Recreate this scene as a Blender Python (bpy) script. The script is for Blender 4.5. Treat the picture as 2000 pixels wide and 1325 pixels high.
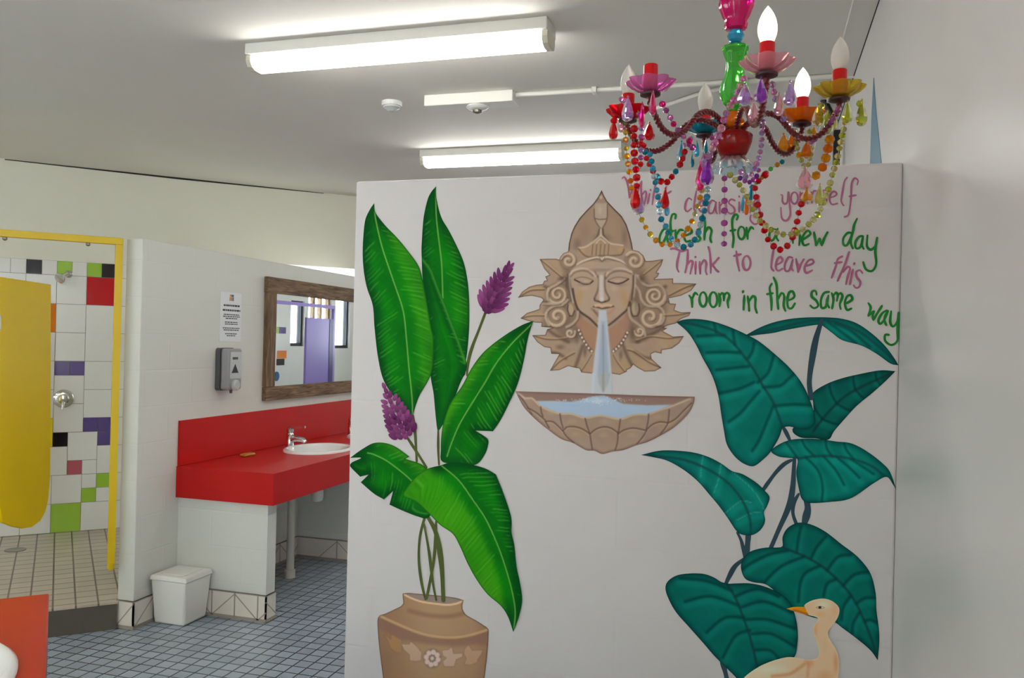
import bpy, bmesh, math, random
import numpy as np
from mathutils import Vector, Matrix
from mathutils.geometry import delaunay_2d_cdt

for _o in list(bpy.data.objects):
    bpy.data.objects.remove(_o)
SC = bpy.context.scene
COL = SC.collection
PI = math.pi

# ------------------------------------------------------------------ camera, sky, exposure
FPX, YAW, PITCH, ROLL = 1635.09, -0.290352, 0.0046154, -0.02417
EYE = np.array([0.0, 0.0, 1.6])

def cam_axes():
    cy, sy, cp, sp = math.cos(YAW), math.sin(YAW), math.cos(PITCH), math.sin(PITCH)
    fwd = np.array([sy*cp, cy*cp, sp]); right = np.array([cy, -sy, 0.0]); down = np.cross(fwd, right)
    c, s = math.cos(ROLL), math.sin(ROLL)
    return np.array([c*right + s*down, -s*right + c*down, fwd])
CAM = cam_axes()
cam_data = bpy.data.cameras.new('camera')
cam_data.sensor_width = 36.0
cam_data.lens = FPX/2000*36.0
cam_data.clip_start = 0.05
cam = bpy.data.objects.new('camera', cam_data)
COL.objects.link(cam)
_r, _d, _f = CAM
cam.matrix_world = Matrix(((_r[0], -_d[0], -_f[0], EYE[0]), (_r[1], -_d[1], -_f[1], EYE[1]),
                           (_r[2], -_d[2], -_f[2], EYE[2]), (0, 0, 0, 1)))
SC.camera = cam

world = bpy.data.worlds.new('world'); SC.world = world
world.use_nodes = True
_bg = world.node_tree.nodes['Background']
_bg.inputs[0].default_value = (0.86, 0.93, 1.0, 1)
SKY_STRENGTH = 14.0
_bg.inputs[1].default_value = SKY_STRENGTH
SC.view_settings.view_transform = 'Standard'
SC.view_settings.look = 'None'
SC.view_settings.gamma = 1.0
SC.view_settings.use_curve_mapping = False
SC.view_settings.exposure = 0.12
TUBE_STRENGTH = 22.0          # ceiling battens
BULB_STRENGTH = 3.0         # lit candle bulbs
SIDE_WATTS, LEFT_WATTS = 12.0, 1.0   # daylight through added unseen windows right and left of the camera

# ------------------------------------------------------------------ rays (measuring the painted wall)
def ray(u, v):
    return np.array([(u-1000)/FPX, (v-662.5)/FPX, 1.0]) @ CAM
def hit(u, v, nrm, d0):
    r = ray(u, v); nrm = np.array(nrm, float)
    return EYE + r*((d0 - nrm @ EYE)/(nrm @ r))
def atz(u, v, z): return hit(u, v, (0, 0, 1), z)
def aty(u, v, y): return hit(u, v, (0, 1, 0), y)
def atx(u, v, x): return hit(u, v, (1, 0, 0), x)
NV = np.array([-math.sqrt(.5), math.sqrt(.5), 0.0]); TV = np.array([math.sqrt(.5), math.sqrt(.5), 0.0])
def nt(n, t, z=0.0): return NV*n + TV*t + np.array([0, 0, z])
def atn(u, v, n): return hit(u, v, NV, n)

# ------------------------------------------------------------------ mesh helpers
class MB:
    def __init__(self):
        self.v = []; self.f = []; self.m = []; self.c = None
    def add(self, vs, fs, mi=0):
        b = len(self.v)
        self.v += [tuple(float(q) for q in p) for p in vs]
        self.f += [tuple(i+b for i in f) for f in fs]
        self.m += [mi]*len(fs)
        return self
    def box(self, a, b, mi=0):
        (x0, y0, z0), (x1, y1, z1) = a, b
        x0, x1 = min(x0, x1), max(x0, x1); y0, y1 = min(y0, y1), max(y0, y1); z0, z1 = min(z0, z1), max(z0, z1)
        vs = [(x0,y0,z0),(x1,y0,z0),(x1,y1,z0),(x0,y1,z0),(x0,y0,z1),(x1,y0,z1),(x1,y1,z1),(x0,y1,z1)]
        return self.add(vs, [(3,2,1,0),(4,5,6,7),(0,1,5,4),(1,2,6,5),(2,3,7,6),(3,0,4,7)], mi)
    def ntbox(self, n0, n1, t0, t1, z0, z1, mi=0):
        n0, n1 = min(n0, n1), max(n0, n1); t0, t1 = min(t0, t1), max(t0, t1)
        base = [nt(n0,t0),nt(n0,t1),nt(n1,t1),nt(n1,t0)]
        vs = [(p[0],p[1],z0) for p in base]+[(p[0],p[1],z1) for p in base]
        return self.add(vs, [(3,2,1,0),(4,5,6,7),(0,1,5,4),(1,2,6,5),(2,3,7,6),(3,0,4,7)], mi)
    def prism(self, pts, off, mi=0):
        """closed polygon pts (3d, planar) swept by off"""
        n = len(pts); off = np.array(off, float)
        pts = [np.array(p, float) for p in pts]
        nr = np.zeros(3)
        for i in range(n):
            nr += np.cross(pts[i]-pts[0], pts[(i+1) % n]-pts[0])
        if nr @ off > 0: pts = pts[::-1]
        vs = [tuple(p) for p in pts]+[tuple(p+off) for p in pts]
        fs = [tuple(range(n)), tuple(range(2*n-1, n-1, -1))]
        fs += [(i, i+n, (i+1) % n+n, (i+1) % n) for i in range(n)]
        return self.add(vs, fs, mi)
    def lathe(self, prof, c=(0,0,0), seg=24, mi=0, ax=None, lobes=0, amp=0.0, twist=0.0):
        """prof = [(r, h)...] round axis; ax = (e1, e2, axis) frame"""
        e1, e2, e3 = ax if ax else (np.array([1.,0,0]), np.array([0,1.,0]), np.array([0,0,1.]))
        c = np.array(c, float); vs = []; fs = []
        for k, pr in enumerate(prof):
            r, h = pr[0], pr[1]; lb = pr[2] if len(pr) > 2 else 1.0
            for i in range(seg):
                a = 2*PI*i/seg
                rr = max(r, 1e-5)*(1+amp*lb*math.cos(lobes*a+twist*h)) if lobes else max(r, 1e-5)
                vs.append(c+e1*rr*math.cos(a)+e2*rr*math.sin(a)+e3*h)
        for k in range(len(prof)-1):
            for i in range(seg):
                j = (i+1) % seg
                fs.append((k*seg+i, k*seg+j, (k+1)*seg+j, (k+1)*seg+i))
        fs.append(tuple(range(seg-1, -1, -1))); fs.append(tuple((len(prof)-1)*seg+i for i in range(seg)))
        return self.add(vs, fs, mi)
    def tube(self, pts, rad, seg=10, mi=0, lobes=0, amp=0.0, twist=0.0):
        P = [np.array(p, float) for p in pts]; n = len(P)
        rad = rad if hasattr(rad, '__len__') else [rad]*n
        vs = []; fs = []; up = None; L = 0.0
        for k in range(n):
            d = P[min(k+1, n-1)]-P[max(k-1, 0)]; d = d/(np.linalg.norm(d)+1e-12)
            if up is None:
                up = np.array([0, 0, 1.]) if abs(d[2]) < .9 else np.array([1., 0, 0])
            s = np.cross(d, up); s /= np.linalg.norm(s)+1e-12; up = np.cross(s, d)
            if k: L += np.linalg.norm(P[k]-P[k-1])
            for i in range(seg):
                a = 2*PI*i/seg
                r = rad[k]*(1+amp*math.cos(lobes*a+twist*L)) if lobes else rad[k]
                vs.append(P[k]+s*r*math.cos(a)+up*r*math.sin(a))
        for k in range(n-1):
            for i in range(seg):
                j = (i+1) % seg
                fs.append((k*seg+i, k*seg+j, (k+1)*seg+j, (k+1)*seg+i))
        fs.append(tuple(range(seg-1, -1, -1))); fs.append(tuple((n-1)*seg+i for i in range(seg)))
        return self.add(vs, fs, mi)

def wpos(o):
    p = np.zeros(3)
    while o is not None:
        p += np.array(o.location); o = o.parent
    return p

def build(name, mb, mats, parent=None, smooth=None, bevel=0.0, loc=None):
    """one mesh object; vertices of mb are world coordinates"""
    me = bpy.data.meshes.new(name)
    off = wpos(parent) if parent is not None else np.zeros(3)
    lo = np.array(loc, float) if loc is not None else off
    V = np.array(mb.v, float)-lo
    me.from_pydata(V.tolist(), [], mb.f)
    mats = mats if isinstance(mats, (list, tuple)) else [mats]
    for m in mats: me.materials.append(m)
    if len(mats) > 1:
        me.polygons.foreach_set('material_index', mb.m)
    if mb.c is not None:
        at = me.color_attributes.new('Col', 'FLOAT_COLOR', 'POINT')
        at.data.foreach_set('color', np.concatenate([mb.c, np.ones((len(mb.c), 1))], 1).astype(np.float32).ravel())
    me.update()
    if smooth is not None:
        me.polygons.foreach_set('use_smooth', [True]*len(me.polygons))
        me.set_sharp_from_angle(angle=math.radians(smooth))
    o = bpy.data.objects.new(name, me); COL.objects.link(o)
    o.location = (lo-off).tolist() if parent is not None else lo.tolist()
    if parent is not None: o.parent = parent
    if bevel:
        b = o.modifiers.new('edge', 'BEVEL'); b.width = bevel; b.segments = 2; b.limit_method = 'ANGLE'
    return o

def tag(o, label, cat, group=None, kind=None):
    o['label'] = label; o['category'] = cat
    if group: o['group'] = group
    if kind: o['kind'] = kind
    return o
def thing(name, label, cat, loc=(0,0,0), group=None):
    o = bpy.data.objects.new(name, None); COL.objects.link(o)
    o.location = [float(q) for q in loc]; o.empty_display_size = .05
    return tag(o, label, cat, group)
def struct(name, mb, mats, **k):
    o = build(name, mb, mats, **k); o['kind'] = 'structure'; return o

# ------------------------------------------------------------------ colour and materials
def lin1(c):
    c = c/255.0
    return c/12.92 if c <= .04045 else ((c+.055)/1.055)**2.4
def lin(c): return tuple(lin1(q) for q in c)
def paint(c, ref=182.0, alb=0.72):
    """colour of paint measured beside white wall that measures ref"""
    k = alb/lin1(ref)
    return np.array([min(.95, lin1(max(0., q))*k) for q in c])

def nodemat(name):
    m = bpy.data.materials.new(name); m.use_nodes = True
    nt_ = m.node_tree
    return m, nt_.nodes, nt_.links, nt_.nodes['Principled BSDF']
def mat(name, rgb, rough=.5, metal=0.0, trans=0.0, ior=1.45, spec=.5, noise=0.0, nscale=30.0, bump=0.0, bscale=40.0, coat=0.0, emit=None, estr=0.0, linear=False, alpha=1.0):
    m, N, L, P = nodemat(name)
    c = tuple(rgb) if linear else lin(rgb)
    P.inputs['Base Color'].default_value = (*c, 1)
    P.inputs['Roughness'].default_value = rough; P.inputs['Metallic'].default_value = metal
    P.inputs['Transmission Weight'].default_value = trans; P.inputs['IOR'].default_value = ior
    P.inputs['Specular IOR Level'].default_value = spec; P.inputs['Coat Weight'].default_value = coat
    P.inputs['Alpha'].default_value = alpha
    if emit is not None:
        P.inputs['Emission Color'].default_value = (*emit, 1); P.inputs['Emission Strength'].default_value = estr
    if noise or bump:
        tc = N.new('ShaderNodeTexCoord')
    if noise:
        tx = N.new('ShaderNodeTexNoise'); tx.inputs['Scale'].default_value = nscale; tx.inputs['Detail'].default_value = 4
        L.new(tc.outputs['Object'], tx.inputs['Vector'])
        mx = N.new('ShaderNodeMix'); mx.data_type = 'RGBA'
        mx.inputs[6].default_value = (*[q*(1-noise) for q in c], 1); mx.inputs[7].default_value = (*[min(1, q*(1+noise)) for q in c], 1)
        L.new(tx.outputs['Fac'], mx.inputs[0]); L.new(mx.outputs[2], P.inputs['Base Color'])
    if bump:
        t2 = N.new('ShaderNodeTexNoise'); t2.inputs['Scale'].default_value = bscale; t2.inputs['Detail'].default_value = 5
        L.new(tc.outputs['Object'], t2.inputs['Vector'])
        b = N.new('ShaderNodeBump'); b.inputs['Strength'].default_value = bump; b.inputs['Distance'].default_value = .004
        L.new(t2.outputs['Fac'], b.inputs['Height']); L.new(b.outputs['Normal'], P.inputs['Normal'])
    return m

def block_mat(name, rgb, axis, rough=.45, strength=.25, rot=0.0, tint=(.94, 1.03), dx=.4, dz=.2):
    """painted block work: faint mortar lines, brushed bumps. axis: which world axis runs along the wall"""
    m, N, L, P = nodemat(name)
    c = lin(rgb)
    P.inputs['Roughness'].default_value = rough
    tc = N.new('ShaderNodeTexCoord'); mp = N.new('ShaderNodeMapping')
    mp.inputs['Rotation'].default_value = (0, 0, rot)
    L.new(tc.outputs['Object'], mp.inputs['Vector'])
    sp = N.new('ShaderNodeSeparateXYZ'); cb = N.new('ShaderNodeCombineXYZ')
    L.new(mp.outputs['Vector'], sp.inputs[0])
    L.new(sp.outputs['X' if axis == 'X' else 'Y'], cb.inputs['X']); L.new(sp.outputs['Z'], cb.inputs['Y'])
    br = N.new('ShaderNodeTexBrick'); br.inputs['Scale'].default_value = 1.0
    br.inputs['Brick Width'].default_value = dx; br.inputs['Row Height'].default_value = dz
    br.inputs['Mortar Size'].default_value = .006; br.inputs['Mortar Smooth'].default_value = .8
    br.inputs['Color1'].default_value = (1, 1, 1, 1); br.inputs['Color2'].default_value = (1, 1, 1, 1); br.inputs['Mortar'].default_value = (.25, .25, .25, 1)
    L.new(cb.outputs[0], br.inputs['Vector'])
    n1 = N.new('ShaderNodeTexNoise'); n1.inputs['Scale'].default_value = 45; n1.inputs['Detail'].default_value = 6
    L.new(tc.outputs['Object'], n1.inputs['Vector'])
    ad = N.new('ShaderNodeMath'); ad.operation = 'MULTIPLY_ADD'; ad.inputs[1].default_value = .35
    L.new(n1.outputs['Fac'], ad.inputs[0]); L.new(br.outputs['Color'], ad.inputs[2])
    b = N.new('ShaderNodeBump'); b.inputs['Strength'].default_value = strength; b.inputs['Distance'].default_value = .004
    L.new(ad.outputs[0], b.inputs['Height']); L.new(b.outputs['Normal'], P.inputs['Normal'])
    n2 = N.new('ShaderNodeTexNoise'); n2.inputs['Scale'].default_value = 2.2; n2.inputs['Detail'].default_value = 5
    L.new(tc.outputs['Object'], n2.inputs['Vector'])
    mx = N.new('ShaderNodeMix'); mx.data_type = 'RGBA'
    mx.inputs[6].default_value = (*[q*tint[0] for q in c], 1); mx.inputs[7].default_value = (*[min(1, q*tint[1]) for q in c], 1)
    L.new(n2.outputs['Fac'], mx.inputs[0]); L.new(mx.outputs[2], P.inputs['Base Color'])
    return m

def tile_mat(name, rgb, grout, size, rot=0.0, gap=.006, rough=.35, var=.12, off=(0, 0, 0), sizey=None):
    m, N, L, P = nodemat(name)
    P.inputs['Roughness'].default_value = rough
    tc = N.new('ShaderNodeTexCoord'); mp = N.new('ShaderNodeMapping')
    mp.inputs['Rotation'].default_value = (0, 0, rot); mp.inputs['Location'].default_value = off
    L.new(tc.outputs['Object'], mp.inputs['Vector'])
    br = N.new('ShaderNodeTexBrick'); br.offset = 0.0; br.inputs['Scale'].default_value = 1.0
    br.inputs['Brick Width'].default_value = size; br.inputs['Row Height'].default_value = sizey or size
    br.inputs['Mortar Size'].default_value = gap; br.inputs['Mortar Smooth'].default_value = .2; br.inputs['Bias'].default_value = 0
    c = lin(rgb)
    br.inputs['Color1'].default_value = (*[q*(1-var) for q in c], 1); br.inputs['Color2'].default_value = (*[min(1, q*(1+var)) for q in c], 1)
    br.inputs['Mortar'].default_value = (*lin(grout), 1)
    L.new(mp.outputs['Vector'], br.inputs['Vector'])
    nz = N.new('ShaderNodeTexNoise'); nz.inputs['Scale'].default_value = 3; nz.inputs['Detail'].default_value = 6
    L.new(tc.outputs['Object'], nz.inputs['Vector'])
    mx = N.new('ShaderNodeMix'); mx.data_type = 'RGBA'; mx.blend_type = 'MULTIPLY'; mx.inputs[0].default_value = .35
    L.new(br.outputs['Color'], mx.inputs[6]); L.new(nz.outputs['Color'], mx.inputs[7])
    hv = N.new('ShaderNodeHueSaturation'); hv.inputs['Saturation'].default_value = 0; L.new(nz.outputs['Color'], hv.inputs['Color']); L.new(hv.outputs[0], mx.inputs[7])
    L.new(mx.outputs[2], P.inputs['Base Color'])
    b = N.new('ShaderNodeBump'); b.inputs['Strength'].default_value = .4; b.inputs['Distance'].default_value = .002; b.invert = True
    L.new(br.outputs['Fac'], b.inputs['Height']); L.new(b.outputs['Normal'], P.inputs['Normal'])
    return m

def wood_mat(name, stretch):
    m, N, L, P = nodemat(name)
    P.inputs['Roughness'].default_value = .75
    tc = N.new('ShaderNodeTexCoord'); mp = N.new('ShaderNodeMapping'); mp.inputs['Scale'].default_value = stretch
    L.new(tc.outputs['Object'], mp.inputs['Vector'])
    nz = N.new('ShaderNodeTexNoise'); nz.inputs['Scale'].default_value = 14; nz.inputs['Detail'].default_value = 8; nz.inputs['Distortion'].default_value = .6
    L.new(mp.outputs['Vector'], nz.inputs['Vector'])
    cr = N.new('ShaderNodeValToRGB'); e = cr.color_ramp.elements
    e[0].position = .3; e[0].color = (*lin((72, 54, 36)), 1); e[1].position = .72; e[1].color = (*lin((150, 122, 90)), 1)
    L.new(nz.outputs['Fac'], cr.inputs[0]); L.new(cr.outputs[0], P.inputs['Base Color'])
    b = N.new('ShaderNodeBump'); b.inputs['Strength'].default_value = .6; b.inputs['Distance'].default_value = .004
    L.new(nz.outputs['Fac'], b.inputs['Height']); L.new(b.outputs['Normal'], P.inputs['Normal'])
    return m

def paint_mat(name, rough=.6):
    m, N, L, P = nodemat(name)
    a = N.new('ShaderNodeVertexColor'); a.layer_name = 'Col'
    L.new(a.outputs['Color'], P.inputs['Base Color']); P.inputs['Roughness'].default_value = rough; P.inputs['Specular IOR Level'].default_value = .06
    tc = N.new('ShaderNodeTexCoord'); n1 = N.new('ShaderNodeTexNoise'); n1.inputs['Scale'].default_value = 60; n1.inputs['Detail'].default_value = 4
    L.new(tc.outputs['Object'], n1.inputs['Vector'])
    b = N.new('ShaderNodeBump'); b.inputs['Strength'].default_value = .15; b.inputs['Distance'].default_value = .002
    L.new(n1.outputs['Fac'], b.inputs['Height']); L.new(b.outputs['Normal'], P.inputs['Normal'])
    return m

M = dict(
    mural=block_mat('mural_wall_paint', (222, 218, 216), 'X', .5, .16),
    part=block_mat('partition_paint', (216, 216, 207), 'Y', .45, .22),
    partx=block_mat('partition_paint_end', (216, 216, 207), 'X', .45, .22),
    right=mat('right_wall_paint', (220, 217, 213), .32, noise=.03, nscale=2.5, bump=.12, bscale=9),
    back=mat('back_wall_paint', (228, 225, 210), .6, noise=.03, nscale=3, bump=.06, bscale=20),
    ceil=mat('ceiling_paint', (232, 228, 220), .8, noise=.03, nscale=2, bump=.05, bscale=30),
    white=mat('white_enamel', (232, 230, 222), .35),
    whiteplastic=mat('white_plastic', (226, 228, 222), .4),
    offwhite=mat('cream_plastic', (222, 216, 196), .4),
    black=mat('black_metal', (14, 14, 15), .5),
    gap=mat('dark_gap', (40, 38, 36), .9),
    floor=tile_mat('floor_tiles', (162, 176, 188), (60, 72, 80), .077, gap=.0045, rough=.3, var=.12),
    showerfloor=tile_mat('shower_floor_tiles', (214, 202, 184), (120, 108, 92), .108, rot=-PI/4, gap=.005, rough=.35, var=.05, off=(0, .03, 0)),
    step=mat('step_cement', (96, 90, 80), .7, noise=.12, nscale=8),
    red=mat('red_laminate', (190, 18, 16), .36, spec=.3, noise=.05, nscale=6),
    redside=mat('dark_red_laminate', (120, 18, 36), .35),
    orange=mat('orange_red_laminate', (192, 40, 14), .32, spec=.35, noise=.08, nscale=5),
    yellow=mat('yellow_enamel', (255, 214, 0), .5, spec=.2),
    yellowframe=mat('yellow_frame_paint', (222, 186, 10), .4),
    ceramic=mat('white_ceramic', (240, 240, 236), .08),
    chrome=mat('chrome', (215, 215, 215), .12, metal=1.0),
    steel=mat('dull_steel', (150, 145, 135), .35, metal=1.0),
    mirror=mat('mirror_silver', (232, 236, 236), .01, metal=1.0),
    woodh=wood_mat('rough_timber_along', (3.2, .5, 6.0)),
    woodv=wood_mat('rough_timber_upright', (3.2, 6.0, .5)),
    tile=mat('white_tile', (232, 230, 224), .12),
    grout=mat('grey_grout', (150, 146, 138), .8),
    tred=mat('red_tile', (196, 14, 26), .1), tgreen=mat('green_tile', (158, 198, 62), .12), tblack=mat('black_tile', (22, 14, 18), .12),
    torange=mat('orange_tile', (232, 128, 24), .12), tpurple=mat('purple_tile', (96, 78, 138), .12), tyellow=mat('yellow_tile', (232, 206, 40), .12),
    tpink=mat('pink_tile', (190, 96, 104), .12), tblue=mat('blue_tile', (60, 110, 150), .12),
    purple=mat('purple_enamel', (150, 128, 206), .3), purpledark=mat('dark_purple_edge', (58, 30, 110), .35),
    skirt=mat('skirting_tile', (222, 214, 203), .25), skirtline=mat('skirting_line', (160, 149, 134), .7),
    paper=mat('laminated_paper', (226, 228, 228), .3), ink=mat('black_ink', (52, 52, 56), .6),
    logoa=mat('orange_logo_ink', (206, 130, 50), .5), logob=mat('grey_logo_ink', (90, 90, 84), .5),
    grey=mat('grey_plastic', (150, 150, 152), .4), darkgrey=mat('dark_grey_plastic', (84, 84, 86), .45), lightgrey=mat('pale_grey_plastic', (190, 194, 192), .35),
    soap=mat('soap_bar', (190, 130, 50), .5),
    pvc=mat('pvc_pipe', (206, 202, 190), .4),
    glass=mat('window_glass', (240, 246, 250), .02, trans=1.0, ior=1.05),
    painted=paint_mat('mural_paint'),
    diff=mat('lit_diffuser', (240, 240, 236), .4, emit=(1.0, .99, .95), estr=TUBE_STRENGTH),
)

# ------------------------------------------------------------------ the room
XR, XP, YM, ZC, ZW = 0.357, -3.225, 2.478, 2.81, 2.117
NS, NB = 4.994, 6.881            # step front and shower back wall on the 45 degree axis
ZS = 0.147                       # raised shower floor
struct('floor', MB().box((-9, -3.3, -.1), (XR+.15, 13.5, 0)), M['floor'])
struct('ceiling', MB().box((-9, -3.3, ZC), (XR+.15, 13.5, ZC+.1)), M['ceil'])

def daylight(p, w, h, watts, turn, portal=False):
    ld = bpy.data.lights.new('daylight', 'AREA'); ld.shape = 'RECTANGLE'; ld.size = w; ld.size_y = h; ld.energy = watts; ld.color = (.95, .98, 1.0)
    lo = bpy.data.objects.new('daylight', ld); COL.objects.link(lo); lo.location = p; lo.rotation_euler = (PI/2, 0, turn)
    ld.cycles.is_portal = portal
# right wall with the far windows and an added unseen one by the camera
WIN = [(-2.7, -.5, .95, 2.35), (11.06, 11.44, 1.47, 2.16), (11.56, 12.28, 1.5, 2.3), (12.42, 12.92, 1.44, 2.34)]
mb = MB(); y0 = -3.3
for (a, b, z0, z1) in WIN:
    mb.box((XR, y0, 0), (XR+.15, a, ZC)); mb.box((XR, a, 0), (XR+.15, b, z0)); mb.box((XR, a, z1), (XR+.15, b, ZC)); y0 = b
mb.box((XR, y0, 0), (XR+.15, 13.5, ZC))
struct('wall_right', mb, M['right'])
for i, (a, b, z0, z1) in enumerate(WIN):
    f = MB(); w = .05
    f.box((XR+.03, a, z0), (XR+.1, a+w, z1)); f.box((XR+.03, b-w, z0), (XR+.1, b, z1))
    f.box((XR+.03, a+w, z0), (XR+.1, b-w, z0+w)); f.box((XR+.03, a+w, z1-w), (XR+.1, b-w, z1))
    if i == 2:
        for q in (.32, .62): f.box((XR+.03, a+(b-a)*q-.02, z0+w), (XR+.1, a+(b-a)*q+.02, z1-w))
    fr = struct('window_%d' % (i+1), f, M['black'] if i != 2 else M['woodv'])
    p = build('window_pane', MB().box((XR+.06, a+w, z0+w), (XR+.066, b-w, z1-w)), M['glass'], parent=fr)
daylight((XR+.04, -1.6, 1.65), 2.1, 1.3, SIDE_WATTS, PI/2)  # extra lamp in the added window beside the camera
daylight((XR+.09, -1.6, 1.65), 2.2, 1.4, 1.0, PI/2, True)
mb = MB().box((-9, 13.3, 0), (-2.2, 13.5, ZC)); mb.box((-2.2, 13.3, 0), (-1.4, 13.5, 1.3)); mb.box((-2.2, 13.3, 2.1), (-1.4, 13.5, ZC)); mb.box((-1.4, 13.3, 0), (XR, 13.5, ZC))
struct('wall_far', mb, M['back'])
f = MB(); w = .05
for q in ((-2.2, -2.15, 1.3, 2.1), (-1.45, -1.4, 1.3, 2.1), (-2.15, -1.45, 1.3, 1.35), (-2.15, -1.45, 2.05, 2.1)): f.box((q[0], 13.36, q[2]), (q[1], 13.42, q[3]))
struct('window_7', f, M['white'])  # added unseen window, brightens what the mirror reflects

# free standing mural wall
struct('wall_mural', MB().box((-1.287, YM, 0), (XR, YM+.11, ZW)), M['mural'], bevel=.006)

# partition behind the vanity, full height beyond the shower wall
struct('wall_partition', MB().box((XP-.105, 3.767, 0), (XP, 6.55, ZW)), M['part'], bevel=.004)
struct('wall_passage', MB().box((XP-.105, 6.55, 0), (XP, 13.3, ZC)), M['part'])
# outer wall on the 45 degree line behind the showers, with a bulkhead at its right end
mb = MB().ntbox(NB, NB+.15, -5.2, 1.35, 0, ZC)
mb.ntbox(NB, NB+.15, 1.35, 2.35, 2.195, ZC)
mb.ntbox(NB+.16, NB+.3, 1.2, 1.42, 0, ZC); mb.ntbox(NB+.16, NB+.3, 2.28, 2.6, 0, ZC)
mb.ntbox(NB+.16, NB+.3, 1.42, 2.28, 0, 1.25); mb.ntbox(NB+.16, NB+.3, 1.42, 2.28, 2.22, ZC)
struct('wall_back', mb, M['back'])
f = MB(); w = .04
for q in ((1.42, 1.46, 1.25, 2.22), (2.24, 2.28, 1.25, 2.22), (1.46, 2.24, 1.25, 1.29), (1.46, 2.24, 2.18, 2.22)): f.ntbox(NB+.2, NB+.25, *q)
struct('window_6', f, M['white'])
daylight(tuple(nt(NB+.15, 1.85, 1.72)), .78, .86, 30.0, PI/4)
struct('trim_1', MB().prism([nt(NB-.002, -.37, ZC-.004), nt(NB-.002, 1.9, ZC-.002), nt(NB-.002, 1.9, ZC-.006), nt(NB-.002, .8, ZC-.016), nt(NB-.002, -.37, ZC-.01)], NV*-.003), M['gap'])
daylight(tuple(nt(4.2, -5.18, 2.0)), 2.4, .9, LEFT_WATTS, -PI/4, True)
# left side of the building and rear wall, each with an added unseen window
mb = MB().ntbox(-3, 3.0, -5.35, -5.2, 0, ZC); mb.ntbox(5.4, NB, -5.35, -5.2, 0, ZC); mb.ntbox(3.0, 5.4, -5.35, -5.2, 0, 1.55); mb.ntbox(3.0, 5.4, -5.35, -5.2, 2.45, ZC)
struct('wall_left', mb, M['back'])
f = MB(); w = .05
for q in ((3.0, 3.05, 1.55, 2.45), (5.35, 5.4, 1.55, 2.45), (3.05, 5.35, 1.55, 1.6), (3.05, 5.35, 2.4, 2.45), (4.17, 4.23, 1.6, 2.4)): f.ntbox(q[0], q[1], -5.3, -5.25, q[2], q[3])
struct('window_8', f, M['white'])  # added unseen window, lets in extra daylight from the left
RW = [(-4.0, -2.8, 1.1, 2.3)]
mb = MB(); x0 = -9
for (a, b, z0, z1) in RW:
    mb.box((x0, -3.3, 0), (a, -3.15, ZC)); mb.box((a, -3.3, 0), (b, -3.15, z0)); mb.box((a, -3.3, z1), (b, -3.15, ZC)); x0 = b
mb.box((x0, -3.3, 0), (XR, -3.15, ZC))
struct('wall_rear', mb, M['back'])
for i, (a, b, z0, z1) in enumerate(RW):
    f = MB(); w = .05
    f.box((a, -3.26, z0), (a+w, -3.2, z1)); f.box((b-w, -3.26, z0), (b, -3.2, z1)); f.box((a, -3.26, z0), (b, -3.2, z0+w)); f.box((a, -3.26, z1-w), (b, -3.2, z1))
    struct('window_%d' % (i+5), f, M['black'])  # added unseen rear window, there only to let sky light in
    daylight(((a+b)/2, -3.22, (z0+z1)/2), b-a, z1-z0, 1.0, 0, True)
# low wall carrying the near counter
struct('wall_stub', MB().ntbox(-1.6, 2.77, -.74, -.64, 0, .95), M['back'])
# cover strip and shadow gap where ceiling meets right wall
struct('trim_2', MB().box((XR-.085, -3.1, ZC-.018), (XR-.004, 13.3, ZC)), M['ceil'])
struct('trim_3', MB().box((XR-.004, -3.1, ZC-.018), (XR-.0005, 13.3, ZC-.0005)), M['gap'])

# raised shower floor, cement step
pts = [nt(NS, -5.1, .0), nt(NS, .309, .0), nt(NB, .309+NB-NS-.02, .0), nt(NB, -5.1, .0)]
struct('floor_shower', MB().prism([p+np.array([0, 0, ZS-.012]) for p in pts], (0, 0, .012)), M['showerfloor'])
struct('trim_4', MB().prism([nt(NS-.004, -5.1, 0), nt(NS-.004, .305, 0), nt(NS+.3, .305, 0), nt(NS+.3, -5.1, 0)], (0, 0, ZS-.0125)), M['step'])

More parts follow.
